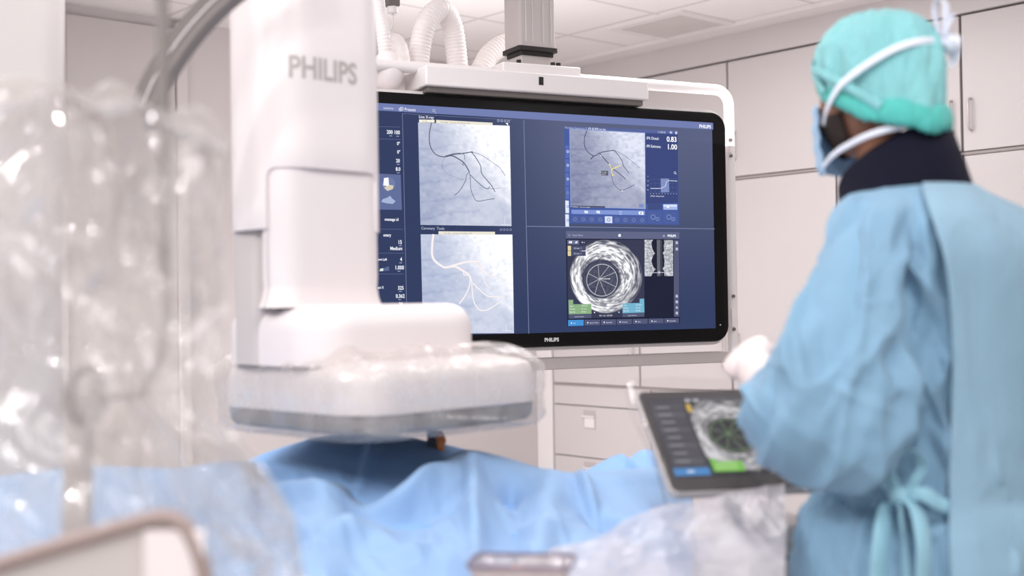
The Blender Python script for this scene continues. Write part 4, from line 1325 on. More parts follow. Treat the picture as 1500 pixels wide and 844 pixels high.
# film round the detector ------------------------------------------
M['film_det'] = plastic_film('detector_film', haze=0.21, gloss=0.05, rough=0.08, wr=0.35, wscale=14.0, tint=(240, 236, 234), hz_var=0.7, fres=0.04)
def det_film():
    n = 200
    base = dense(rrect(DH, DH, 0.085, 12, 0, 0), 0.002)
    cum_ = [0.0]
    for a, b in zip(base, base[1:] + base[:1]): cum_.append(cum_[-1] + (b - a).length)
    tot_ = cum_[-1]
    ring0 = []
    for i in range(n):
        s = tot_ * i / n
        k = max(j for j in range(len(base)) if cum_[j] <= s + 1e-9)
        ring0.append(base[k].lerp(base[(k + 1) % len(base)], (s - cum_[k]) / max(1e-9, cum_[k + 1] - cum_[k])))
    prof_ = [(zd1 + 0.016, -0.10), (zd1 + 0.022, -0.07), (zd1 + 0.020, -0.045), (zd1 + 0.012, -0.02), (zd1 + 0.002, 0.0), (zd1 - 0.012, 0.012), (zd1 - 0.03, 0.015),
             (zd1 - 0.055, 0.013), (zd0 + 0.05, 0.011), (zd0 + 0.03, 0.010), (zd0 + 0.012, 0.010), (zd0 + 0.0, 0.006), (zd0 - 0.008, -0.01), (zd0 - 0.006, -0.05), (zd0 - 0.004, -0.10)]
    prof2 = catmull(prof_, 4)
    P = np.zeros((len(prof2), n, 3))
    for j, (z, off_) in enumerate(prof2):
        t = j / (len(prof2) - 1)
        for i in range(n):
            p = ring0[i]; th = i / n
            k = 1 + off_ / DH
            f1 = math.cos(2 * math.pi * th) ; 
            nz_ = float(ridge(th * 26 + 2.0 * math.sin(5 * t + 9 * th), t * 1.6 + 3, 51, 2)) - 0.6
            nz2 = float(fbm(math.cos(2 * math.pi * th) * 3 + 9, math.sin(2 * math.pi * th) * 3 + 9 + t * 2, 57, 3)) - 0.5
            amp = 0.014 * (0.5 + abs(2 * t - 1))
            k += (amp * nz_ + 0.016 * nz2 * (1.2 - t)) / DH
            bulge = 0.018 * max(0, nz2) * (1 - t) if t < 0.3 else 0.0
            P[j, i] = (doff.x + p.x * k, doff.y + p.y * k, z + bulge * 2 + 0.006 * nz_ * (1 - t))
    o = MB().grid(P, wrap=True).build('detector_film', M['film_det'], None, smooth=180)
    o.location = arm.location; o.rotation_euler = arm.rotation_euler
    return tag(o, 'creased clear plastic cover wrapped round the flat x-ray detector', 'plastic cover')
det_film()

# ------------------------------------------------------------------ touch tablet in its plastic bag
TL_, BL_ = W(933, 574, 2.13), W(986, 719, 1.95)
ev = (TL_ - BL_).normalized()
gv = (W(1130, 566.5, 2.185) - TL_); gv = (gv - ev * gv.dot(ev)).normalized()
yv = ev.cross(gv).normalized()                 # into the tablet, away from the viewer
TMAT = Matrix(((gv.x, yv.x, ev.x), (gv.y, yv.y, ev.y), (gv.z, yv.z, ev.z)))
tab = thing('touch_tablet', 'dark framed touch tablet showing an ultrasound scan, in a clear bag beside the person', 'tablet', TL_, 0)
tab.rotation_euler = TMAT.to_euler()
TMI = (Matrix.Translation(TL_) @ TMAT.to_4x4()).inverted()
def tm(px, py, y=0.0):
    p = TMI @ hit_plane(px, py, TL_, yv); return p.x, p.z
TH = (TL_ - BL_).length; TW = TH * 1.12
pts = rrect(TW / 2, TH / 2, 0.014, 8, TW / 2, -TH / 2)
M['tab_black'] = mat('tablet_bezel', (48, 45, 46), 0.35, var=0.0)
M['tab_edge'] = mat('tablet_silver_edge', (190, 184, 182), 0.4)
fix_normals(MB().loft([[(x, y, z) for x, z in pts] for y in (0.0, 0.004)]).build('bezel', M['tab_black'], tab, smooth=30, bevel=0.001))
pe = rrect(TW / 2 + 0.0025, TH / 2 + 0.0025, 0.016, 8, TW / 2, -TH / 2)
fix_normals(MB().loft([[(x, y, z) for x, z in pe] for y in (0.003, 0.02)]).build('back_shell', M['tab_edge'], tab, smooth=30, bevel=0.004))
def ct(X, Y): return (880 + X / 3.127, 470 + Y / 3.127)
tl = tm(*ct(205, 358)); bl = tm(*ct(345, 705)); 
sx0 = tl[0]; sz0 = tl[1]; sz1 = -TH + 0.028; sx1 = TW - 0.016
n = 20
P = np.zeros((n, n, 3)); A, B = np.meshgrid(np.linspace(0, 1, n), np.linspace(0, 1, n))
P[..., 0] = sx0 + (sx1 - sx0) * A; P[..., 1] = -0.0006; P[..., 2] = sz0 + (sz1 - sz0) * B
M['tab_screen'] = vcol_emit('tablet_display', 0.9)
tsc = MB().grid(P).build('screen', M['tab_screen'], tab, smooth=0)
paint(tsc, L3((40, 40, 48)) + 0 * A[..., None])
def tq(a0, b0, a1, b1):          # rectangle in screen fractions -> local corners
    return [(sx0 + (sx1 - sx0) * a, sz0 + (sz1 - sz0) * b) for a, b in ((a0, b0), (a1, b0), (a1, b1), (a0, b1))]
idf = lambda x, z: (x, z)
u = UI(idf, 1000.0)
u.quad(tq(0.0, 0.0, 0.27, 1.0), (58, 57, 66), 'b')
for k in range(8):
    u.quad(tq(0.02, 0.10 + 0.098 * k, 0.25, 0.175 + 0.098 * k), (78, 77, 86) if k % 2 else (66, 65, 74), 'c')
    u.quad(tq(0.05, 0.13 + 0.098 * k, 0.15, 0.145 + 0.098 * k), (150, 150, 156), 'd')
u.quad(tq(0.005, 0.905, 0.265, 0.995), (58, 132, 196), 'c'); u.quad(tq(0.10, 0.94, 0.15, 0.96), (230, 236, 244), 'd')
u.quad(tq(0.29, 0.01, 0.95, 0.055), (72, 72, 80), 'b')
u.build('side_menu', tsc)
q = tq(0.28, 0.06, 1.0, 0.99)
n = 150
tv = MB().grid(uvgrid(q, n, n, LAY['b'], idf)).build('ultrasound_view', M['tab_screen'], tsc, smooth=0)
A, B = np.meshgrid(np.linspace(0, 1, n), np.linspace(0, 1, n))
paint(tv, ivus_colors(A, B, 0.40, 0.46, 0.52, 0.35, 0.49, 0.225, 11, L3((36, 36, 42)), L3((222, 222, 226)), 1.0))
u = UI(lambda a, b: (q[0][0] + (q[1][0] - q[0][0]) * a, q[0][1] + (q[3][1] - q[0][1]) * b), 1000.0)
cc = (0.35, 0.49)
u.ring(cc[0], cc[1], 0.215, 2.2, (96, 128, 84), 'c', k=1.0)
for ang in (25, 75, 118, 160, 205, 255, 297, 330):
    a = math.radians(ang); u.line([(cc[0] - 0.03, cc[1] - 0.02), (cc[0] + 0.21 * math.cos(a), cc[1] + 0.21 * math.sin(a))], 1.8, (110, 134, 96), 'c')
u.ring(cc[0] + 0.09, cc[1] - 0.01, 0.07, 0.9, (90, 100, 90), 'c')
u.quad([(0.02, 0.80), (0.08, 0.80), (0.08, 0.84), (0.34, 0.84), (0.34, 0.97), (0.02, 0.97)], (118, 190, 70), 'c')
for k in range(3): u.quad([(0.05, 0.86 + 0.035 * k), (0.28, 0.86 + 0.035 * k), (0.28, 0.872 + 0.035 * k), (0.05, 0.872 + 0.035 * k)], (190, 226, 160), 'd')
u.quad([(0.0, 0.045), (0.05, 0.045), (0.05, 0.15), (0.0, 0.15)], (214, 178, 60), 'c'); u.quad([(0.01, 0.09), (0.04, 0.09), (0.04, 0.10), (0.01, 0.10)], (90, 80, 40), 'd')
u.quad([(0.01, -0.03), (0.07, -0.03), (0.07, 0.01), (0.01, 0.01)], (176, 176, 184), 'c'); u.quad([(0.10, -0.03), (0.16, -0.03), (0.16, 0.01), (0.10, 0.01)], (176, 176, 184), 'c')
u.build('measurement_overlay', tv)
xk, zk = tm(947.5, 625)
MB().cyl((xk - 0.003, -0.001, zk), (0, -1, 0), 0.0042, 0.004, 14, bev=0.001).build('edge_button', M['white'], tab)
# arm that carries it
MB().tube([(TW * 0.5, 0.03, -TH * 0.6), (TW * 0.5, 0.10, -TH * 0.9), (TW * 0.5, 0.08, -TH * 1.7), (TW * 0.5, 0.03, -TH * 2.6)], 0.016, 14).build('stand_arm', M['grey'], tab)

M['bag'] = plastic_film('bag_film', haze=0.05, gloss=0.03, rough=0.14, wr=0.3, wscale=10.0, tint=(230, 226, 228))
M['bag_thick'] = plastic_film('bag_film_bunched', haze=0.72, gloss=0.012, rough=0.2, wr=0.3, wscale=7.0, tint=(228, 223, 229), hz_var=0.3, fres=0.03)
bag = thing('tablet_cover', 'loose clear plastic bag over the tablet, bunched up below it', 'plastic bag', TL_, 0)
left_b = [(-0.02, 918), (0.10, 921), (0.5, 946), (1.0, 972)]
P = np.zeros((40, 50, 3))
for j in range(40):
    for i in range(50):
        a = i / 49; b = j / 39
        xl_ = lerp_list(left_b, b)[0]
        x = -0.016 - 0.004 * math.sin(7 * b) + (TW + 0.03) * a
        z = 0.016 + 0.004 * math.sin(9 * a) - (TH + 0.045) * b
        y = -0.010 - 0.006 * math.sin(math.pi * a) - 0.006 * (float(ridge(a * 3 + b, b * 2, 61, 2)) - 0.5)
        if i in (0, 49): y = 0.012
        w_ = TMAT @ Vector((x, y, z)) + TL_
        P[j, i] = w_ - TL_
MB().grid(P).build('pouch', M['bag'], bag, smooth=180)
# bunched skirt
le = [(0.0, 962, 742, 1.93), (0.12, 940, 752, 1.88), (0.35, 872, 785, 1.76), (0.6, 790, 818, 1.66), (0.8, 706, 850, 1.58), (1.0, 600, 905, 1.50)]
re_ = [(0.0, 1150, 706, 1.97), (0.15, 1150, 735, 1.90), (0.4, 1152, 785, 1.78), (0.7, 1150, 830, 1.68), (1.0, 1156, 900, 1.60)]
nu, nv = 120, 90
P = np.zeros((nv, nu, 3))
for j in range(nv):
    b = j / (nv - 1)
    l = lerp_list(le, b); r = lerp_list(re_, b)
    for i in range(nu):
        a = i / (nu - 1)
        px = l[0] + (r[0] - l[0]) * a; py = l[1] + (r[1] - l[1]) * a - 26 * math.sin(math.pi * a) * b * (1 - 0.3 * a)
        d = l[2] + (r[2] - l[2]) * a
        amp = 0.03 * min(1.0, 0.3 + b * 2)
        h = amp * ((float(ridge(a * 3.2 - b * 2.0, b * 1.2 + a * 1.0, 71, 3)) - 0.55) + 0.8 * (float(fbm(a * 4, b * 3, 75, 3)) - 0.5))
        p = W(px, py, d)
        P[j, i] = Vector((p.x, p.y - h * 0.8, p.z + h)) - TL_
MB().grid(P).build('bunched_skirt', M['bag_thick'], bag, smooth=180)

# white control box on the table rail, partly under the bag
cbx = thing('control_box', 'off-white control box with dark seams under the plastic bag', 'control box', W(1085, 800, 2.08), math.radians(12))
M['cream'] = mat('cream_housing', (222, 214, 210), 0.45, var=0.02)
MB().box(-0.16, 0.12, -0.07, 0.10, -0.14, 0.045).build('housing', M['cream'], cbx, smooth=30, bevel=0.012)
MB().box(-0.155, 0.115, -0.0715, -0.07, -0.012, -0.007).build('seam', M['dgrey'], cbx, smooth=0)
MB().box(-0.155, 0.115, -0.0715, -0.07, -0.062, -0.058).build('seam', M['dgrey'], cbx, smooth=0)
MB().cyl((0.03, -0.07, 0.018), (0, -1, 0), 0.014, 0.02, 20, bev=0.003).build('knob', M['grey'], cbx)
MB().cyl((-0.02, -0.07, 0.018), (0, -1, 0), 0.008, 0.008, 16, bev=0.002).build('button', M['dgrey'], cbx)
# clear tray on the drape, bottom centre
tr = thing('clear_tray', 'small clear plastic tray with a dark rim on the drape at the bottom centre', 'tray', W(765, 850, 1.52), math.radians(-8))
rings = []
for z, k in ((0.0, 0.88), (0.022, 1.0), (0.024, 1.03), (0.021, 1.03), (0.002, 0.9)):
    rings.append([(x * k, y * k, z) for x, y in rrect(0.062, 0.04, 0.015, 6)])
fix_normals(MB().loft(rings, True, True).build('dish', plastic_film('tray_plastic', haze=0.5, gloss=0.12, rough=0.1, wr=0.6, wscale=22, tint=(218, 208, 210)), tr, smooth=40))
MB().tube([(x * 1.03, y * 1.03, 0.0235) for x, y in rrect(0.062, 0.04, 0.015, 6)] + [(0.062 * 1.03, 0.025 * 1.03, 0.0235)], 0.0022, 8).build('rim', mat('dark_violet_rim', (104, 88, 116), 0.5), tr)
MB().tube(catmull([(-0.035, -0.01, 0.010), (-0.01, 0.01, 0.013), (0.02, -0.005, 0.012), (0.04, 0.012, 0.012)], 6), 0.003, 8).build('tube', mat('salmon_tube', (226, 172, 150), 0.5), tr)
# ------------------------------------------------------------------ the person in the gown, seen from behind
TH_ = math.radians(40)
PX0 = (1366 - 750) / FPX * 1.86
PY0 = 1.86
per = thing('person', 'person in blue surgical gown and turquoise cap, seen from behind, looking at the screen', 'person', (PX0, PY0, 0), TH_)
def pl_(px, py, d):
    return to_local(per, W(px, py, d))
SH_L = Vector((-0.172, -0.005, 1.435)); EL_L = pl_(1196, 655, 1.70); HA_L = pl_(1098, 528, 2.02)
SH_R = Vector((0.165, 0.01, 1.39)); EL_R = Vector((0.235, 0.05, 1.13)); HA_R = Vector((0.12, 0.30, 1.10))
WR_L = EL_L.lerp(HA_L, 0.80); WR_R = EL_R.lerp(HA_R, 0.82)
NECK = Vector((-0.005, 0.035, 1.50))
HD = Vector((-0.026, 0.078, 1.674))            # middle of the skull
HYAW = math.radians(-6)                        # the head is turned further left than the chest
HM = Matrix.Translation(HD) @ Matrix.Rotation(HYAW, 4, 'Z') @ Matrix.Rotation(math.radians(-2), 4, 'X') @ Matrix.Scale(0.93, 4)

def skin_mesh(nodes, edges, root=0, sub=2):
    me = bpy.data.meshes.new('skeleton')
    me.from_pydata([tuple(n[0]) for n in nodes], edges, [])
    o = bpy.data.objects.new('skeleton', me); COL.objects.link(o)
    o.modifiers.new('skin', 'SKIN')
    for i, n in enumerate(nodes):
        sv = me.skin_vertices[0].data[i]
        r = n[1] if isinstance(n[1], tuple) else (n[1], n[1])
        sv.radius = r; sv.use_root = (i == root)
    s = o.modifiers.new('sub', 'SUBSURF'); s.levels = sub; s.render_levels = sub
    dg = bpy.context.evaluated_depsgraph_get()
    out = bpy.data.meshes.new_from_object(o.evaluated_get(dg))
    bpy.data.objects.remove(o); bpy.data.meshes.remove(me)
    return out
def mesh_to(mb, me, M4=None, mi=0):
    vs = [(M4 @ v.co) if M4 else v.co for v in me.vertices]
    mb.add(vs, [tuple(p.vertices) for p in me.polygons], mi)

# ---- head shape (local: y forward, z up), a sculpted sphere
def head_mesh():
    mb = MB()
    nu, nv = 48, 36
    P = np.zeros((nv, nu, 3))
    for j in range(nv):
        ph = math.pi * j / (nv - 1)
        for i in range(nu):
            th = 2 * math.pi * i / nu
            x = math.sin(ph) * math.sin(th); y = math.sin(ph) * math.cos(th); z = math.cos(ph)
            X = 0.075 * x; Y = 0.096 * y; Z = 0.112 * z
            if z < 0:                                   # jaw narrows and comes forward
                k = -z
                X *= 1 - 0.34 * k * k; Y = Y * (1 - 0.30 * k * k) + 0.028 * k
                if y < 0: Y += 0.030 * k * (-y)
            if y > 0.2 and abs(x) < 0.75:
                f = (y - 0.2)
                Y += 0.026 * math.exp(-(x / 0.13) ** 2) * math.exp(-((z + 0.22) / 0.17) ** 2) * f * 1.5   # nose
                Y -= 0.012 * math.exp(-((abs(x) - 0.38) / 0.16) ** 2) * math.exp(-((z - 0.02) / 0.12) ** 2)  # eye sockets
                Y += 0.006 * math.exp(-((z - 0.17) / 0.08) ** 2)                                             # brow
                Y += 0.008 * math.exp(-(x / 0.3) ** 2) * math.exp(-((z + 0.55) / 0.07) ** 2)                 # lips
                Y -= 0.006 * math.exp(-(x / 0.3) ** 2) * math.exp(-((z + 0.47) / 0.03) ** 2)
                Y += 0.010 * math.exp(-(x / 0.25) ** 2) * math.exp(-((z + 0.86) / 0.12) ** 2)                # chin
            P[j, i] = (X, Y, Z)
    mb.grid(P, wrap=True)
    for s in (-1, 1):                                    # ears
        rings = []
        for t in range(9):
            a = t / 8
            rings.append([(s * (0.070 + 0.016 * math.sin(math.pi * a) + 0.004 * math.cos(q)), -0.008 + 0.020 * math.cos(q) * math.sin(math.pi * (0.12 + 0.8 * a)) - 0.006 * a, -0.046 + 0.064 * a + 0.006 * math.sin(q)) for q in [2 * math.pi * k / 10 for k in range(10)]])
        mb.loft(rings)
    for s in (-1, 1):                                    # eyeballs
        mb.tube([(s * 0.029, 0.078, 0.004), (s * 0.029, 0.083, 0.004), (s * 0.029, 0.087, 0.004)], [0.012, 0.011, 0.004], 12)
    return mb
# ---- hand chains
def hand_nodes(wr, ha, palm_dir, curl, thumb_side, r=1.0):
    """returns list of chains (list of (pos, radius)); ha: centre of the palm, palm_dir: the way the palm faces"""
    ax = (ha - wr).normalized()
    pd = (palm_dir - ax * palm_dir.dot(ax)).normalized()
    sd = ax.cross(pd).normalized() * thumb_side
    chains = []
    lens = [(0.040, 0.026, 0.020), (0.044, 0.029, 0.022), (0.041, 0.027, 0.021), (0.032, 0.021, 0.018)]
    for k in range(4):
        off = sd * (0.030 - 0.019 * k)
        base = ha + off * 0.85 + ax * 0.012
        kn = ha + off + ax * (0.038 - 0.003 * abs(k - 1))
        ch = [(base, 0.010 * r), (kn, 0.0105 * r)]
        d = ax.copy(); p = kn
        for L, bend, rr in zip(lens[k], curl, (0.0095, 0.0088, 0.0076)):
            rot = Matrix.Rotation(bend, 3, pd.cross(ax) * -1)
            d = (d * math.cos(bend) + pd * math.sin(bend) * 1.0).normalized() if True else rot @ d
            # keep the bend in the plane of finger and palm
            nd = d
            p = p + nd * L
            ch.append((p, rr * r))
            pd_k = pd
        chains.append(ch)
    tb0 = ha - ax * 0.020 + sd * 0.022
    tb1 = ha + sd * 0.042 + pd * 0.014 + ax * 0.004
    tb2 = ha + sd * 0.046 + pd * 0.036 + ax * 0.026
    tb3 = ha + sd * 0.034 + pd * 0.050 + ax * 0.042
    chains.append([(tb0, 0.013 * r), (tb1, 0.0115 * r), (tb2, 0.010 * r), (tb3, 0.008 * r)])
    return chains, ax, pd, sd
def finger_chain(ch):
    nodes = [(c, r) for c, r in ch]
    return skin_mesh(nodes, [(i, i + 1) for i in range(len(ch) - 1)], 0, 1)
def palm_mesh(wr, ha, ax, pd, sd, grow=0.0):
    rings = []
    for t, w, h in ((-0.09, 0.030, 0.024), (-0.05, 0.029, 0.021), (-0.025, 0.034, 0.019), (0.0, 0.042, 0.018), (0.025, 0.044, 0.016), (0.042, 0.038, 0.011)):
        c = ha + ax * t
        rings.append([c + sd * ((w + grow) * math.cos(q)) + pd * ((h + grow) * math.sin(q)) for q in [2 * math.pi * k / 16 for k in range(16)]])
    return MB().loft(rings)
def build_hand(mb, wr, ha, palm_dir, curl, ts, r=1.0, grow=0.0):
    ch, ax, pd, sd = hand_nodes(wr, ha, palm_dir, curl, ts, r)
    pm = palm_mesh(wr, ha, ax, pd, sd, grow)
    mb.add(pm.v, pm.f)
    for c in ch:
        me = finger_chain(c); mesh_to(mb, me); bpy.data.meshes.remove(me)

PALM_L = Vector((0.75, 0.1, -0.55)); PALM_R = Vector((-0.3, 0.6, -0.6))
CURL_L = (0.95, 0.75, 0.5); CURL_R = (0.6, 0.5, 0.35)

# ---- the body: one continuous surface
mb = MB()
nodes = [(Vector((0, 0.0, 0.96)), (0.15, 0.11)), (Vector((0, 0.01, 1.12)), (0.125, 0.095)), (Vector((0, 0.005, 1.28)), (0.135, 0.10)), (Vector((0, 0.0, 1.40)), (0.125, 0.09)),
         (NECK + Vector((0, 0, -0.01)), (0.058, 0.058)), (HD + Vector((0, -0.01, -0.07)), (0.052, 0.055)),
         (SH_L, 0.044), (EL_L, 0.038), (WR_L, 0.029), (SH_R, 0.044), (EL_R, 0.038), (WR_R, 0.029),
         (Vector((-0.095, 0.0, 0.86)), 0.085), (Vector((-0.10, 0.02, 0.48)), 0.058), (Vector((-0.10, -0.01, 0.09)), 0.040), (Vector((-0.12, 0.15, 0.045)), 0.034),
         (Vector((0.095, 0.0, 0.86)), 0.085), (Vector((0.10, 0.02, 0.48)), 0.058), (Vector((0.10, -0.01, 0.09)), 0.040), (Vector((0.12, 0.15, 0.045)), 0.034)]
edges = [(0, 1), (1, 2), (2, 3), (3, 4), (4, 5), (3, 6), (6, 7), (7, 8), (3, 9), (9, 10), (10, 11), (0, 12), (12, 13), (13, 14), (14, 15), (0, 16), (16, 17), (17, 18), (18, 19)]
me = skin_mesh(nodes, edges, 0, 2); mesh_to(mb, me); bpy.data.meshes.remove(me)
hm = head_mesh()
mb.add([HM @ Vector(v) for v in hm.v], hm.f)
build_hand(mb, WR_L, HA_L, PALM_L, CURL_L, -1)
build_hand(mb, WR_R, HA_R, PALM_R, CURL_R, 1)
M['skin'] = mat('brown_skin', (146, 102, 82), 0.55, sss=0.15, var=0.05, scale=30, bump=0.05, bump_scale=300)
body = mb.build('body', M['skin'], per, smooth=180)
rm = body.modifiers.new('remesh', 'REMESH'); rm.mode = 'VOXEL'; rm.voxel_size = 0.0045; rm.use_smooth_shade = True
sm_ = body.modifiers.new('smooth', 'CORRECTIVE_SMOOTH') if False else body.modifiers.new('smooth', 'SMOOTH'); sm_.factor = 0.5; sm_.iterations = 4
dg = bpy.context.evaluated_depsgraph_get()
newme = bpy.data.meshes.new_from_object(body.evaluated_get(dg))
body.modifiers.clear(); old = body.data; body.data = newme; bpy.data.meshes.remove(old)
body.data.name = 'body'

def keep_largest(me):
    bm = bmesh.new(); bm.from_mesh(me)
    seen = set(); comps = []
    for v0 in bm.verts:
        if v0 in seen: continue
        st_ = [v0]; seen.add(v0); c = []
        while st_:
            v = st_.pop(); c.append(v)
            for e in v.link_edges:
                w_ = e.other_vert(v)
                if w_ not in seen: seen.add(w_); st_.append(w_)
        comps.append(c)
    comps.sort(key=len, reverse=True)
    print('COMPONENTS', [len(c) for c in comps][:12])
    bmesh.ops.delete(bm, geom=[v for c in comps[1:] for v in c], context='VERTS')
    bm.to_mesh(me); bm.free()
keep_largest(body.data)
# ---- gloves
M['glove'] = mat('white_latex_glove', (222, 206, 204), 0.5, sss=0.12, var=0.03, scale=40, bump=0.25, bump_scale=60)
def glove(wr, ha, pdir, curl, ts, label):
    mb = MB(); build_hand(mb, wr, ha, pdir, curl, ts, 1.16, 0.0025)
    ax = (ha - wr).normalized(); s1 = ax.orthogonal().normalized(); s2 = ax.cross(s1)
    rings = []
    for t, r in ((-0.15, 0.040), (-0.12, 0.039), (-0.06, 0.035), (-0.03, 0.034)):
        rings.append([ha + ax * t + s1 * r * math.cos(q) + s2 * r * math.sin(q) for q in [2 * math.pi * k / 18 for k in range(18)]])
    mb.loft(rings)
    o = mb.build('glove', M['glove'], per, smooth=180)
    rm = o.modifiers.new('remesh', 'REMESH'); rm.mode = 'VOXEL'; rm.voxel_size = 0.003; rm.use_smooth_shade = True
    sm = o.modifiers.new('smooth', 'SMOOTH'); sm.factor = 0.5; sm.iterations = 3
    dg = bpy.context.evaluated_depsgraph_get()
    nm = bpy.data.meshes.new_from_object(o.evaluated_get(dg))
    o.modifiers.clear(); o.data = nm; keep_largest(nm)
    return o
gL = glove(WR_L, HA_L, PALM_L, CURL_L, -1, None)
gR = glove(WR_R, HA_R, PALM_R, CURL_R, 1, None)

# ---- cloth of the gown: shaped tubes with creases worked into them
npv = lambda v: np.array((v.x, v.y, v.z))
def crease(u_, v_, seed, k=2.0, octv=3):
    """sharp paper-like folds"""
    r = ridge(u_, v_, seed, octv)
    return np.clip((r - 0.45) / 0.55, 0, 1) ** k
def tube_normals(P):
    du = np.roll(P, -1, 1) - np.roll(P, 1, 1); dv = np.gradient(P, axis=0)
    n = np.cross(du, dv); n /= np.linalg.norm(n, axis=-1, keepdims=True) + 1e-9
    return n
def periodic(fn, th, v, *a):
    """noise round a tube without a seam: cross-fade two windows"""
    n1 = fn(th, v, *a); n2 = fn(th - 2 * math.pi, v, *a)
    f = np.clip((th - 5.3) / 0.98, 0, 1); f = f * f * (3 - 2 * f)
    return n1 * (1 - f) + n2 * f
def gown_torso():
    nu, nv = 264, 190
    prof_ = [(1.530, 0.072, 0.076, 0.030), (1.512, 0.098, 0.088, 0.024), (1.492, 0.135, 0.102, 0.014), (1.468, 0.165, 0.112, 0.004), (1.430, 0.182, 0.122, -0.004), (1.37, 0.174, 0.132, -0.010),
             (1.28, 0.162, 0.136, -0.010), (1.18, 0.160, 0.138, -0.004), (1.10, 0.168, 0.142, 0.0), (1.055, 0.172, 0.144, 0.0), (1.0, 0.200, 0.162, 0.0), (0.90, 0.222, 0.180, 0.0), (0.75, 0.240, 0.195, 0.0), (0.60, 0.255, 0.21, 0.0), (0.42, 0.270, 0.22, 0.0)]
    zz = np.array([p[0] for p in prof_])
    s = np.concatenate([[0], np.cumsum(np.hypot(np.diff(zz), np.diff([p[1] for p in prof_])))]); s /= s[-1]
    P = np.zeros((nv, nu, 3)); TH = np.zeros((nv, nu)); 
    sm = np.array([np.array(c) for c in catmull([tuple([a]) + tuple(p) for a, p in zip(s, prof_)], 8)])
    for j in range(nv):
        z, a, b, cy = (np.interp(j / (nv - 1), sm[:, 0], sm[:, k + 1]) for k in range(4))
        for i in range(nu):
            th = 2 * math.pi * i / nu
            ex = 2.35
            c, sn = math.cos(th), math.sin(th)
            x = a * math.copysign(abs(c) ** (2 / ex), c); y = b * math.copysign(abs(sn) ** (2 / ex), sn)
            z2 = z - 0.050 * min(1, max(0, x / 0.17)) * min(1, max(0, (z - 1.15) / 0.2))
            P[j, i] = (x, y + cy, z2); TH[j, i] = th
    Z = P[..., 2]
    n = tube_normals(P)
    sg = np.sign((n[..., 0] * P[..., 0] + n[..., 1] * P[..., 1]).mean()); n = n * sg
    below = np.clip((1.52 - Z) / 0.12, 0, 1)
    # long slanting folds off the shoulders, pleats gathered at the tie, small crackle everywhere
    slant = periodic(lambda t, v: crease(t * 2.1 + 2.6 * v, v * 1.5 - 0.25 * t, 201), TH, Z * 2.2)
    slant2 = periodic(lambda t, v: crease(t * 2.6 - 3.0 * v, v * 1.7 + 0.3 * t, 207), TH, Z * 2.2)
    pleat = periodic(lambda t, v: crease(t * 4.6, v * 0.55, 211, 1.5), TH, Z * 2.0)
    soft = periodic(lambda t, v: fbm(t * 1.3, v, 221, 3) - 0.5, TH, Z * 3.0)
    crk = periodic(lambda t, v: crease(t * 7, v * 3, 231, 2.0, 3), TH, Z * 4.0)
    gather = np.exp(-((Z - 1.05) / 0.16) ** 2)
    low = np.clip((1.08 - Z) / 0.3, 0, 1)
    D = below * (0.026 * soft + 0.026 * slant * (1 - low) + 0.020 * slant2 * (1 - low) + 0.016 * pleat * (gather + 0.9 * low) + 0.004 * crk)
    D -= 0.016 * np.exp(-((Z - 1.055) / 0.018) ** 2)
    # folds fanning out from the knot of the ties
    ka = math.radians(238)
    ang = np.arctan2(Z - 1.055, (TH - ka) * 0.16)
    rad = np.hypot(Z - 1.055, (TH - ka) * 0.16)
    D += 0.010 * np.clip(np.sin(ang * 9 + 1.0), 0, 1) ** 2 * np.exp(-((rad - 0.09) / 0.08) ** 2)
    return P + n * D[..., None], P, n
TOR, TOR0, TORN = gown_torso()
M['gown'] = fabric('surgical_gown_blue', (128, 165, 192), 0.70, trans=0.08, wrinkle=0.6, wscale=11, var=0.04)
gown = MB().grid(TOR, wrap=True).build('gown', M['gown'], per, smooth=180)

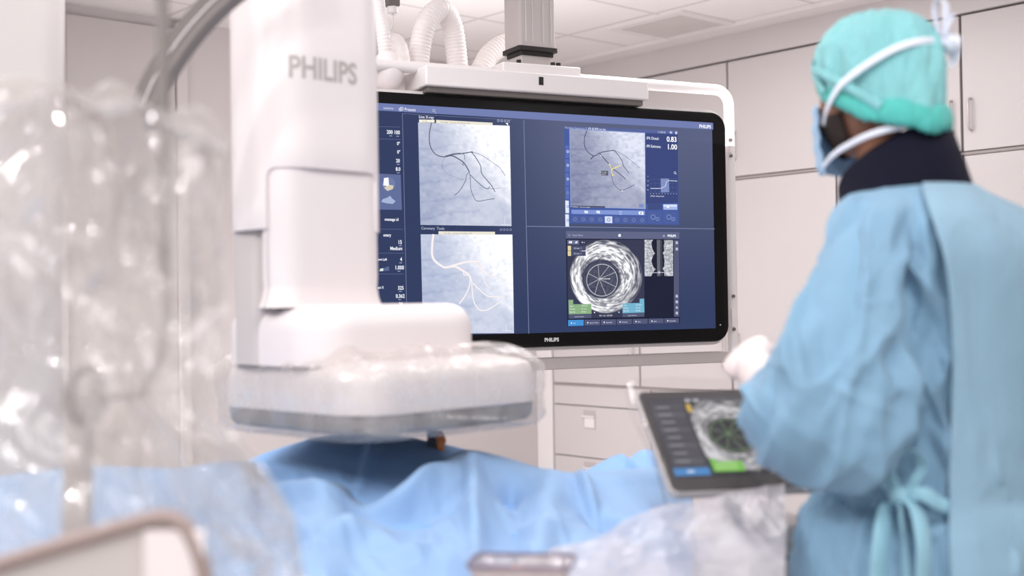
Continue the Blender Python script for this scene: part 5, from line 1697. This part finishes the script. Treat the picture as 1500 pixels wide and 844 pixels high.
def sleeve(SH, EL, HA, seed, out_dir, side):
    nu, nv = 132, 190
    ctrl = [Vector((side * 0.055, 0.0, SH.z + 0.012)), Vector((side * 0.12, -0.002, SH.z + 0.006)), SH + Vector((0, 0, -0.025)), SH.lerp(EL, 0.45) + out_dir * 0.006, EL.lerp(SH, 0.12) + out_dir * 0.004, EL.lerp(HA, 0.14), EL.lerp(HA, 0.30), EL.lerp(HA, 0.46)]
    path = [Vector(p) for p in catmull([tuple(p) for p in ctrl], 14)]
    d = [0.0]
    for a, b in zip(path[:-1], path[1:]): d.append(d[-1] + (b - a).length)
    rad = [(0.0, 0.062), (0.10, 0.064), (0.18, 0.066), (0.27, 0.074), (0.40, 0.082), (0.55, 0.087), (0.66, 0.089), (0.74, 0.084), (0.84, 0.066), (0.93, 0.050), (1.0, 0.044)]
    P = np.zeros((nv, nu, 3)); up = Vector((0, 1, 0)); arr = np.array([tuple(p) for p in path]); Nn = np.zeros_like(P)
    S = np.linspace(0, 1, nv)
    dirs = []
    for j in range(nv):
        s = d[-1] * S[j]
        e = Vector([np.interp(min(d[-1], s + 0.035), d, arr[:, k]) for k in range(3)]); b = Vector([np.interp(max(0, s - 0.035), d, arr[:, k]) for k in range(3)])
        dirs.append((e - b).normalized())
    for j in range(nv):
        s = d[-1] * S[j]
        c = Vector([np.interp(s, d, arr[:, k]) for k in range(3)])
        t = dirs[j]; sd = t.cross(up).normalized(); up = sd.cross(t).normalized()
        r = np.interp(S[j], [q[0] for q in rad], [q[1] for q in rad])
        for i in range(nu):
            q = 2 * math.pi * i / nu
            nrm = sd * math.cos(q) + up * math.sin(q)
            P[j, i] = c + nrm * r; Nn[j, i] = nrm
    TH = np.repeat((2 * math.pi * np.arange(nu) / nu)[None], nv, 0); Sv = np.repeat(S[:, None], nu, 1)
    amp = np.clip((Sv - 0.12) / 0.15, 0, 1) * np.clip((1.02 - Sv) / 0.15, 0.2, 1)
    slant = periodic(lambda t, v: crease(t * 0.80 + v * 1.6, v * 1.5 - 0.35 * t, seed, 1.6, 2), TH, Sv)
    slant2 = periodic(lambda t, v: crease(t * 0.9 - v * 2.2, v * 1.9 + 0.4 * t, seed + 3, 1.8, 2), TH, Sv)
    soft = periodic(lambda t, v: fbm(t * 0.8, v * 2.6, seed + 5, 2) - 0.5, TH, Sv)
    crk = periodic(lambda t, v: crease(t * 3.5, v * 14, seed + 9, 2.0), TH, Sv)
    elbow = np.exp(-((Sv - 0.68) / 0.10) ** 2)
    ringf = periodic(lambda t, v: crease(t * 0.5, v * 16 + 0.6 * np.sin(t), seed + 12, 1.4), TH, Sv)
    D = amp * (0.040 * soft + 0.044 * slant + 0.036 * slant2 + 0.003 * crk + 0.010 * elbow * ringf - 0.024)
    D = np.maximum(D, -0.016)
    return P + Nn * D[..., None]
SLL = sleeve(SH_L, EL_L, HA_L, 305, Vector((-1, -0.3, 0)), -1)
sl_ = MB().grid(SLL, wrap=True).build('sleeve', M['gown'], gown, smooth=180)
SLR = sleeve(SH_R, EL_R, HA_R, 341, Vector((1, -0.3, 0)), 1)
MB().grid(SLR, wrap=True).build('sleeve', M['gown'], gown, smooth=180)
# knitted cuffs
M['cuff'] = mat('white_knit_cuff', (232, 230, 230), 0.8, bump=0.4, bump_scale=300)
for EL, HA in ((EL_L, HA_L), (EL_R, HA_R)):
    MB().tube([EL.lerp(HA, 0.38), EL.lerp(HA, 0.46), EL.lerp(HA, 0.52)], [0.041, 0.038, 0.036], 20, caps=False).build('cuff', M['cuff'], gown, smooth=180, solid=0.002)
# overlapping back panel: the right side folds over the left one
M['gown2'] = fabric('gown_back_panel', (136, 169, 190), 0.74, trans=0.08, wrinkle=0.55, wscale=10, var=0.04)
nu = TOR.shape[1]
jm = min(range(TOR.shape[0]), key=lambda j: abs(TOR[j, 0, 2] - 1.25))
Mper = Matrix.Translation(per.location) @ per.rotation_euler.to_matrix().to_4x4()
def col_px(i):
    w_ = Mper @ Vector(TOR[jm, i]); return 750 + FPX * w_.x / w_.y
bc = [i for i in range(nu) if math.radians(215) <= 2 * math.pi * i / nu <= math.radians(358) and col_px(i) >= 1386]
j0 = next(j for j in range(TOR.shape[0]) if TOR0[j, bc[0], 2] < 1.512)
Q = TOR0[j0:, bc].copy(); nn = TORN[j0:, bc]
top_d = ((TOR - TOR0) * TORN).sum(-1)[j0:, bc]
env = np.maximum.accumulate(np.maximum(top_d, 0)[::-1], 0)[::-1] * 0 + 0.028
kk = np.linspace(0, 1, len(bc))[None, :]; zz_ = Q[..., 2]
fold = 0.020 * (fbm(kk * 2.0 + 0 * zz_, zz_ * 2.0, 401, 3) - 0.5) + 0.034 * crease(kk * 2.6 + 1.0 * zz_, zz_ * 0.9 - 0.6 * kk, 405, 1.6, 2) + 0.024 * np.exp(-((zz_ - 1.02) / 0.14) ** 2) * crease(zz_ * 9 + 1.5 * kk, kk * 1.2, 415, 1.4, 2) + 0.003 * crease(kk * 10, zz_ * 8, 409)
fold = fold * np.clip((1.5 - zz_) / 0.1, 0, 1)
off_ = np.maximum(0.030 * np.clip((1.52 - zz_) / 0.10, 0.25, 1) + fold, top_d + 0.004)
for _ in range(10):
    off_[:, 1:-1] = 0.5 * off_[:, 1:-1] + 0.25 * (off_[:, :-2] + off_[:, 2:]); off_[1:-1] = 0.5 * off_[1:-1] + 0.25 * (off_[:-2] + off_[2:])
off_ = np.maximum(off_, top_d + 0.0025)
off_[:, 0] = off_[:, 1]
Q = Q + nn * off_[..., None]
MB().grid(Q).build('back_panel', M['gown2'], gown, smooth=180, solid=0.002)

# ties at the waist: a bow with two tails
M['tie'] = fabric('gown_tie', (150, 196, 214), 0.75, trans=0.1, wrinkle=0.2, wscale=30)
def ribbon(pts, w, name, parent, m, twist=0.0, wdir=Vector((0, 0, 1)), t=0.0012):
    path = [Vector(p) for p in catmull([tuple(p) for p in pts], 10)]
    L = []
    n = len(path)
    P = np.zeros((n, 5, 3))
    for k, p in enumerate(path):
        a = path[max(0, k - 1)]; b = path[min(n - 1, k + 1)]
        tg = (b - a).normalized()
        wv = (wdir - tg * wdir.dot(tg))
        if wv.length < 1e-4: wv = tg.orthogonal()
        wv.normalize(); nv_ = tg.cross(wv)
        an = twist * k / n
        wv2 = wv * math.cos(an) + nv_ * math.sin(an); nv2 = tg.cross(wv2)
        for q in range(5):
            f = (q - 2) / 2
            P[k, q] = p + wv2 * (w * f) + nv2 * (0.25 * w * (1 - f * f))
    return MB().grid(P).build(name, m, parent, smooth=180, solid=t * 1.5, sub=1)
kn = pl_(1322, 712, 1.60)
def tp(px, py, d): return pl_(px, py, d)
# find where the knot sits on the cloth: nearest torso point, a little outside
flat = TOR.reshape(-1, 3)
def on_gown(px, py, off=0.012):
    o_ = to_local(per, CAM_LOC); d_ = (pl_(px, py, 1.6) - o_).normalized()
    rel = flat - npv(o_); t_ = rel @ npv(d_); dist = np.linalg.norm(rel - t_[:, None] * npv(d_), axis=1)
    m_ = dist < 0.02
    tt = t_[m_].min() if m_.any() else 1.7
    return Vector(npv(o_) + npv(d_) * (tt - off))
K0 = on_gown(1318, 726)
fixm = MB(); 
MB().tube([K0 + Vector((-0.014, 0, 0.004)), K0, K0 + Vector((0.014, 0, -0.004))], [0.010, 0.015, 0.010], 12).build('tie_knot', M['tie'], gown, smooth=180)
pts = [K0, on_gown(1306, 690, 0.03), on_gown(1312, 668, 0.035), on_gown(1336, 660, 0.03), on_gown(1350, 682, 0.025), on_gown(1338, 706, 0.02), K0]
ribbon(pts, 0.008, 'tie_loop', gown, M['tie'], 0.0, Vector((0.2, 1, 0.2)))
ribbon([K0, on_gown(1352, 724, 0.02), on_gown(1380, 740, 0.012), on_gown(1420, 745, 0.008)], 0.010, 'tie_band', gown, M['tie'])
for (q1, q2, q3, tw) in (((1300, 745), (1290, 800), (1286, 870), 0.6), ((1318, 755), (1322, 810), (1330, 880), -0.7), ((1342, 748), (1352, 800), (1350, 870), 0.4)):
    ribbon([K0, on_gown(*q1, 0.022), on_gown(*q2, 0.03), on_gown(*q3, 0.02)], 0.018, 'tie_tail', gown, M['tie'], tw, Vector((1, 0.3, 0)))
ribbon([K0, on_gown(1290, 700, 0.012), on_gown(1262, 690, 0.01), on_gown(1235, 690, 0.01)], 0.010, 'tie_band', gown, M['tie'])

# ---- thyroid collar
M['collar'] = mat('navy_collar', (13, 13, 32), 0.85, spec=0.2, var=0.1, scale=60, bump=0.2, bump_scale=200)
rings = []
for z, a, b, cy in ((-0.035, 0.100, 0.098, -0.01), (-0.02, 0.100, 0.100, -0.006), (0.03, 0.090, 0.094, 0.004), (0.075, 0.083, 0.088, 0.014), (0.082, 0.079, 0.084, 0.016), (0.075, 0.074, 0.079, 0.016), (0.03, 0.078, 0.082, 0.006)):
    rings.append([Vector((NECK.x - 0.004 + a * math.cos(q), NECK.y + 0.006 + cy + b * math.sin(q), NECK.z + z - 0.046 * math.sin(q) - 0.014)) for q in [2 * math.pi * k / 48 for k in range(48)]])
fix_normals(MB().loft(rings, False, False).build('neck_collar', M['collar'], per, smooth=180))

# ---- cap
M['cap'] = fabric('turquoise_cap', (132, 194, 198), 0.8, trans=0.06, wrinkle=0.6, wscale=45, var=0.05)
M['cap_band'] = fabric('cap_elastic_band', (84, 184, 176), 0.8, trans=0.06, wrinkle=0.5, wscale=60, var=0.06)
def cap_pt(th, t):
    """th round the head (0 = face), t from crown (0) to the rim (1)"""
    c, s = math.cos(th), math.sin(th)
    back = max(0.0, -c)
    rim_z = 0.022 * max(0, c) ** 1.0 + 0.012 - 0.072 * (0.5 - 0.5 * c) ** 0.8 - 0.01 * back
    top = 0.128
    ph = t * math.pi / 2
    z = rim_z + (top - rim_z) * max(0.0, math.cos(ph)) ** (0.85)
    k = max(0.0, math.sin(ph)) ** 0.62
    a = 0.086; b = 0.099 + 0.012 * back
    x = a * s * k; y = b * c * k - 0.006 - 0.004 * back
    puff = 0.010 * math.sin(math.pi * t) * (0.4 + 0.8 * back)
    x *= 1 + puff / a; y *= 1 + puff / b
    return x, y, z
nu, nv = 120, 60
P = np.zeros((nv, nu, 3))
for j in range(nv):
    t = j / (nv - 1)
    for i in range(nu):
        th = 2 * math.pi * i / nu
        x, y, z = cap_pt(th, max(0.001, t))
        w1 = float(fbm(math.cos(th) * 2.0 + 8, math.sin(th) * 2.0 + 8 + t * 2.4, 91, 3)) - 0.5
        w2 = float(ridge(th * 5.0, t * 1.5 + 2, 93, 2)) - 0.6
        if i > nu * 0.9: 
            f = (i - nu * 0.9) / (nu * 0.1); w2 = w2 * (1 - f) + (float(ridge((th - 2 * math.pi) * 5.0, t * 1.5 + 2, 93, 2)) - 0.6) * f
        d = 0.018 * w1 + 0.010 * w2 * t * t
        r = math.hypot(x, y) + 1e-6
        x += d * x / r; y += d * y / r; z += d * 0.5
        P[j, i] = HM @ Vector((x, y, z))
cap = MB().grid(P, wrap=True).build('cap', M['cap'], per, smooth=180, solid=0.0015)
# gathered elastic rim: a thick crinkled roll, fuller at the back
rings = []
nR = 160
for i in range(nR):
    th = 2 * math.pi * i / nR
    x, y, z = cap_pt(th, 1.0)
    back = max(0.0, -math.cos(th))
    side = 0.5 - 0.5 * math.cos(th)
    rr = 0.007 + 0.010 * side + 0.0045 * (float(fbm(th * 5, 2.0, 77, 3)) - 0.5) * (0.4 + side) + 0.0007 * math.sin(th * 41)
    r = math.hypot(x, y)
    ring_ = []
    for k in range(12):
        q = 2 * math.pi * k / 12
        ox = rr * 0.60 * math.cos(q) + 0.003 * side; oz = rr * 1.35 * math.sin(q) + 0.003 * math.sin(th * 7)
        ring_.append(HM @ Vector((x + ox * x / r, y + ox * y / r, z + oz)))
    rings.append(ring_)
rings.append(rings[0])
fix_normals(MB().loft(rings, False, False).build('cap_rim', M['cap_band'], cap, smooth=180))
# flat folds where the cap is tucked at the temple
def cap_rib(pts, w, name, m, parent, off=0.004, wd=Vector((0, 0, 1))):
    q = []
    for th, t in pts:
        x, y, z = cap_pt(math.radians(th), t)
        r = math.hypot(x, y) + 1e-6
        q.append(HM @ Vector((x + off * x / r, y + off * y / r, z + off * 0.5)))
    return ribbon(q, w, name, parent, m, 0, wd)
cap_rib([(-5, 0.80), (-25, 0.84), (-50, 0.93), (-72, 1.02)], 0.006, 'cap_fold', M['cap'], cap, 0.008)
cap_rib([(-55, 0.88), (-80, 0.90), (-105, 0.95), (-125, 1.0)], 0.007, 'cap_fold', M['cap'], cap, 0.010)
# ---- hair, beard
M['hair'] = mat('dark_brown_hair', (50, 35, 28), 0.7, var=0.3, scale=120, bump=0.6, bump_scale=400)
P = np.zeros((14, 30, 3))
for j in range(14):
    for i in range(30):
        th = math.radians(-88 + 176 * i / 29); z = -0.040 - 0.066 * j / 13 * (1.0 - 0.25 * abs(i / 14.5 - 1))
        k = -z / 0.112
        a = 0.0765 * math.sqrt(max(0.05, 1 - (z / 0.125) ** 2)) * (1 - 0.30 * k * k); b = 0.099 * math.sqrt(max(0.05, 1 - (z / 0.125) ** 2)) * (1 - 0.28 * k * k)
        P[j, i] = HM @ Vector((a * math.sin(th) * 1.02, b * math.cos(th) + 0.030 * k * (0.55 + 0.45 * math.cos(th)), z))
MB().grid(P).build('beard', M['hair'], per, smooth=180, solid=0.004, offset=1.0)
# ---- mask and its straps
M['mask'] = fabric('pale_blue_mask', (172, 204, 232), 0.8, trans=0.2, wrinkle=0.2, wscale=40)
P = np.zeros((16, 30, 3))
for j in range(16):
    b = j / 15
    for i in range(30):
        th = math.radians(-58 + 116 * i / 29)
        z = -0.022 - 0.118 * b
        bulge = 0.014 * math.cos(th * 0.9) * math.sin(math.pi * (0.15 + 0.7 * b)) + 0.004
        r_x = 0.083 + 0.0; r_y = 0.100
        pl2 = 0.002 * math.sin(b * 24)
        P[j, i] = HM @ Vector((r_x * math.sin(th) * (1 - 0.15 * b), r_y * math.cos(th) + bulge + pl2, z + 0.012 * (1 - abs(math.sin(th)))))
mask = MB().grid(P).build('face_mask', M['mask'], per, smooth=180, solid=0.0015)
M['strap'] = fabric('white_mask_strap', (228, 232, 244), 0.7, trans=0.15, wrinkle=0.1)
def head_line(pts, off):
    q = []
    for px, py in pts:
        o_ = to_local(per, CAM_LOC); d_ = (pl_(px, py, 1.8) - o_).normalized()
        best = None
        # meet an ellipsoid round the skull
        Hi = HM.inverted(); o2 = Hi @ o_; d2 = (Hi.to_3x3() @ d_)
        S = Vector((0.094 + off, 0.112 + off, 0.128 + off)); c0_ = Vector((0, -0.008, 0.005))
        oo = Vector(((o2.x - c0_.x) / S.x, (o2.y - c0_.y) / S.y, (o2.z - c0_.z) / S.z)); dd = Vector((d2.x / S.x, d2.y / S.y, d2.z / S.z))
        A_ = dd.dot(dd); B_ = oo.dot(dd); C_ = oo.dot(oo) - 1
        disc = B_ * B_ - A_ * C_
        t = (-B_ - math.sqrt(disc)) / A_ if disc > 0 else -B_ / A_
        q.append(o_ + d_ * t)
    return q
st = head_line([(1207, 182), (1213, 158), (1232, 125), (1270, 95), (1310, 72), (1345, 61), (1372, 60), (1392, 64)], 0.006)
ribbon(st, 0.0055, 'strap', mask, M['strap'], 0, Vector((0.2, 0.2, 1)))
KN = head_line([(1386, 66)], 0.006)[0]
MB().tube([KN + Vector((-0.008, -0.004, 0.002)), KN + Vector((0, -0.01, 0)), KN + Vector((0.010, -0.006, -0.006))], [0.011, 0.016, 0.011], 12).build('strap_knot', M['strap'], mask, smooth=180)
def kp(px, py, dd): 
    o_ = to_local(per, CAM_LOC); d_ = (pl_(px, py, 1.8) - o_).normalized()
    t = (KN - o_).dot(d_)
    return o_ + d_ * (t + dd)
ribbon([KN, kp(1376, 45, -0.01), kp(1371, 18, -0.005), kp(1374, 2, 0.0), kp(1384, 8, 0.0), kp(1385, 30, -0.004), KN], 0.011, 'strap_loop', mask, M['strap'], 0.2, Vector((1, 0.2, 0)))
ribbon([KN, kp(1388, 50, -0.006), kp(1394, 34, -0.003), kp(1398, 22, 0.0)], 0.011, 'strap_end', mask, M['strap'], 0.5, Vector((1, 0.3, 0)))
ribbon([KN, kp(1390, 64, -0.012), kp(1397, 76, -0.012), kp(1392, 90, -0.006), kp(1380, 84, -0.004), KN], 0.011, 'strap_loop', mask, M['strap'], 0.2, Vector((0.3, 1, 0.3)))
o_ = None
lo = [HM @ Vector((-0.063, 0.060, -0.124)), HM @ Vector((-0.080, 0.025, -0.112)), HM @ Vector((-0.086, -0.015, -0.100)), HM @ Vector((-0.074, -0.065, -0.086)), HM @ Vector((0.0, -0.105, -0.07))]
ribbon(lo, 0.0045, 'strap', mask, M['strap'], 0, Vector((0, 0, 1)))
# clogs under the gown
M['shoe'] = mat('white_clog', (226, 224, 224), 0.5)
for s in (-1, 1):
    rings = []
    for y, w_, h in ((-0.075, 0.02, 0.03), (-0.065, 0.040, 0.075), (-0.02, 0.044, 0.085), (0.06, 0.046, 0.075), (0.13, 0.048, 0.055), (0.185, 0.036, 0.035), (0.20, 0.012, 0.02)):
        rings.append([(s * 0.112 + s * 0.09 * (y) + w_ * math.cos(q), y + 0.0, max(0.0, h * (0.5 + 0.5 * math.sin(q)))) for q in [2 * math.pi * k / 16 for k in range(16)]])
    fix_normals(MB().loft(rings).build('clog', M['shoe'], per, smooth=60))
# ------------------------------------------------------------------ light
def area(name, loc, size, size_y, energy, rot=(0, 0, 0), color=(1.0, 0.988, 0.984)):
    l = bpy.data.lights.new(name, 'AREA')
    l.shape = 'RECTANGLE'; l.size = size; l.size_y = size_y; l.energy = energy; l.color = color
    o = bpy.data.objects.new(name, l); COL.objects.link(o)
    o.location = loc; o.rotation_euler = rot
    return o
for i, (x, y, e) in enumerate(((-1.7, 0.9, 24), (0.7, 0.2, 22), (2.0, 2.4, 22), (-0.5, 2.6, 24), (-1.7, 3.4, 30), (0.7, 4.7, 38), (0.2, -1.8, 20))):
    area('ceiling_lamp', (x, y, CEIL - 0.03), 1.2, 0.6, e * LIGHT_K, (0, 0, RZ))
# small bright lamps, unseen, added to raise glints on the plastic film
for (x, y, z, e) in ((-1.15, 0.25, 2.45, 9), (-0.25, -0.5, 2.5, 9), (-2.0, 1.3, 2.4, 9), (0.5, 0.9, 2.55, 7)):
    l = bpy.data.lights.new('glint_lamp', 'AREA'); l.shape = 'DISK'; l.size = 0.15; l.energy = 1.25 * e * LIGHT_K; l.color = (1, 0.985, 0.98)
    o = bpy.data.objects.new('glint_lamp', l); COL.objects.link(o); o.location = (x, y, z)
    o.rotation_euler = (Vector((x, y, z)) - Vector((-0.5, 1.6, 1.2))).to_track_quat('Z', 'Y').to_euler()
area('fill_lamp', (-0.4, -2.6, 1.75), 2.2, 1.4, 20 * LIGHT_K, (math.radians(84), 0, 0))  # unseen soft fill added behind the viewer to lift the shaded drape
rl_ = area('fill_lamp', (-2.2, 4.4, 1.3), 0.8, 0.8, 13 * LIGHT_K, (Vector((-2.2, 4.4, 1.3)) - Vector((0.6, 6.9, 0.55))).to_track_quat('Z', 'Y').to_euler())  # unseen fill added at the left to brighten the lower cupboards
rl_.data.spread = math.radians(75)
for (x, y, z, e) in ((0.9, 4.6, 1.9, 7), (-0.3, 5.2, 1.9, 9), (2.2, 1.2, 1.9, 6), (-2.2, 2.0, 1.9, 6)):
    area('ceiling_fill', (x, y, z), 0.9, 0.9, e * LIGHT_K, (math.pi, 0, RZ))  # unseen upward-facing fill, added to brighten the ceiling
w = bpy.data.worlds.new('world')
scene.world = w
w.use_nodes = True
nt = w.node_tree
bg = nt.nodes['Background']
bg.inputs[0].default_value = (1.0, 0.985, 0.985, 1)
bg.inputs[1].default_value = WORLD_K
scene.view_settings.view_transform = 'Standard'
scene.view_settings.look = 'None'
scene.view_settings.exposure = EXPOSURE
scene.view_settings.gamma = 1.0
scene.cycles.use_denoising = True
scene.cycles.max_bounces = 10
scene.cycles.transparent_max_bounces = 24
scene.cycles.caustics_reflective = False
scene.cycles.caustics_refractive = False
scene.cycles.sample_clamp_indirect = 6.0
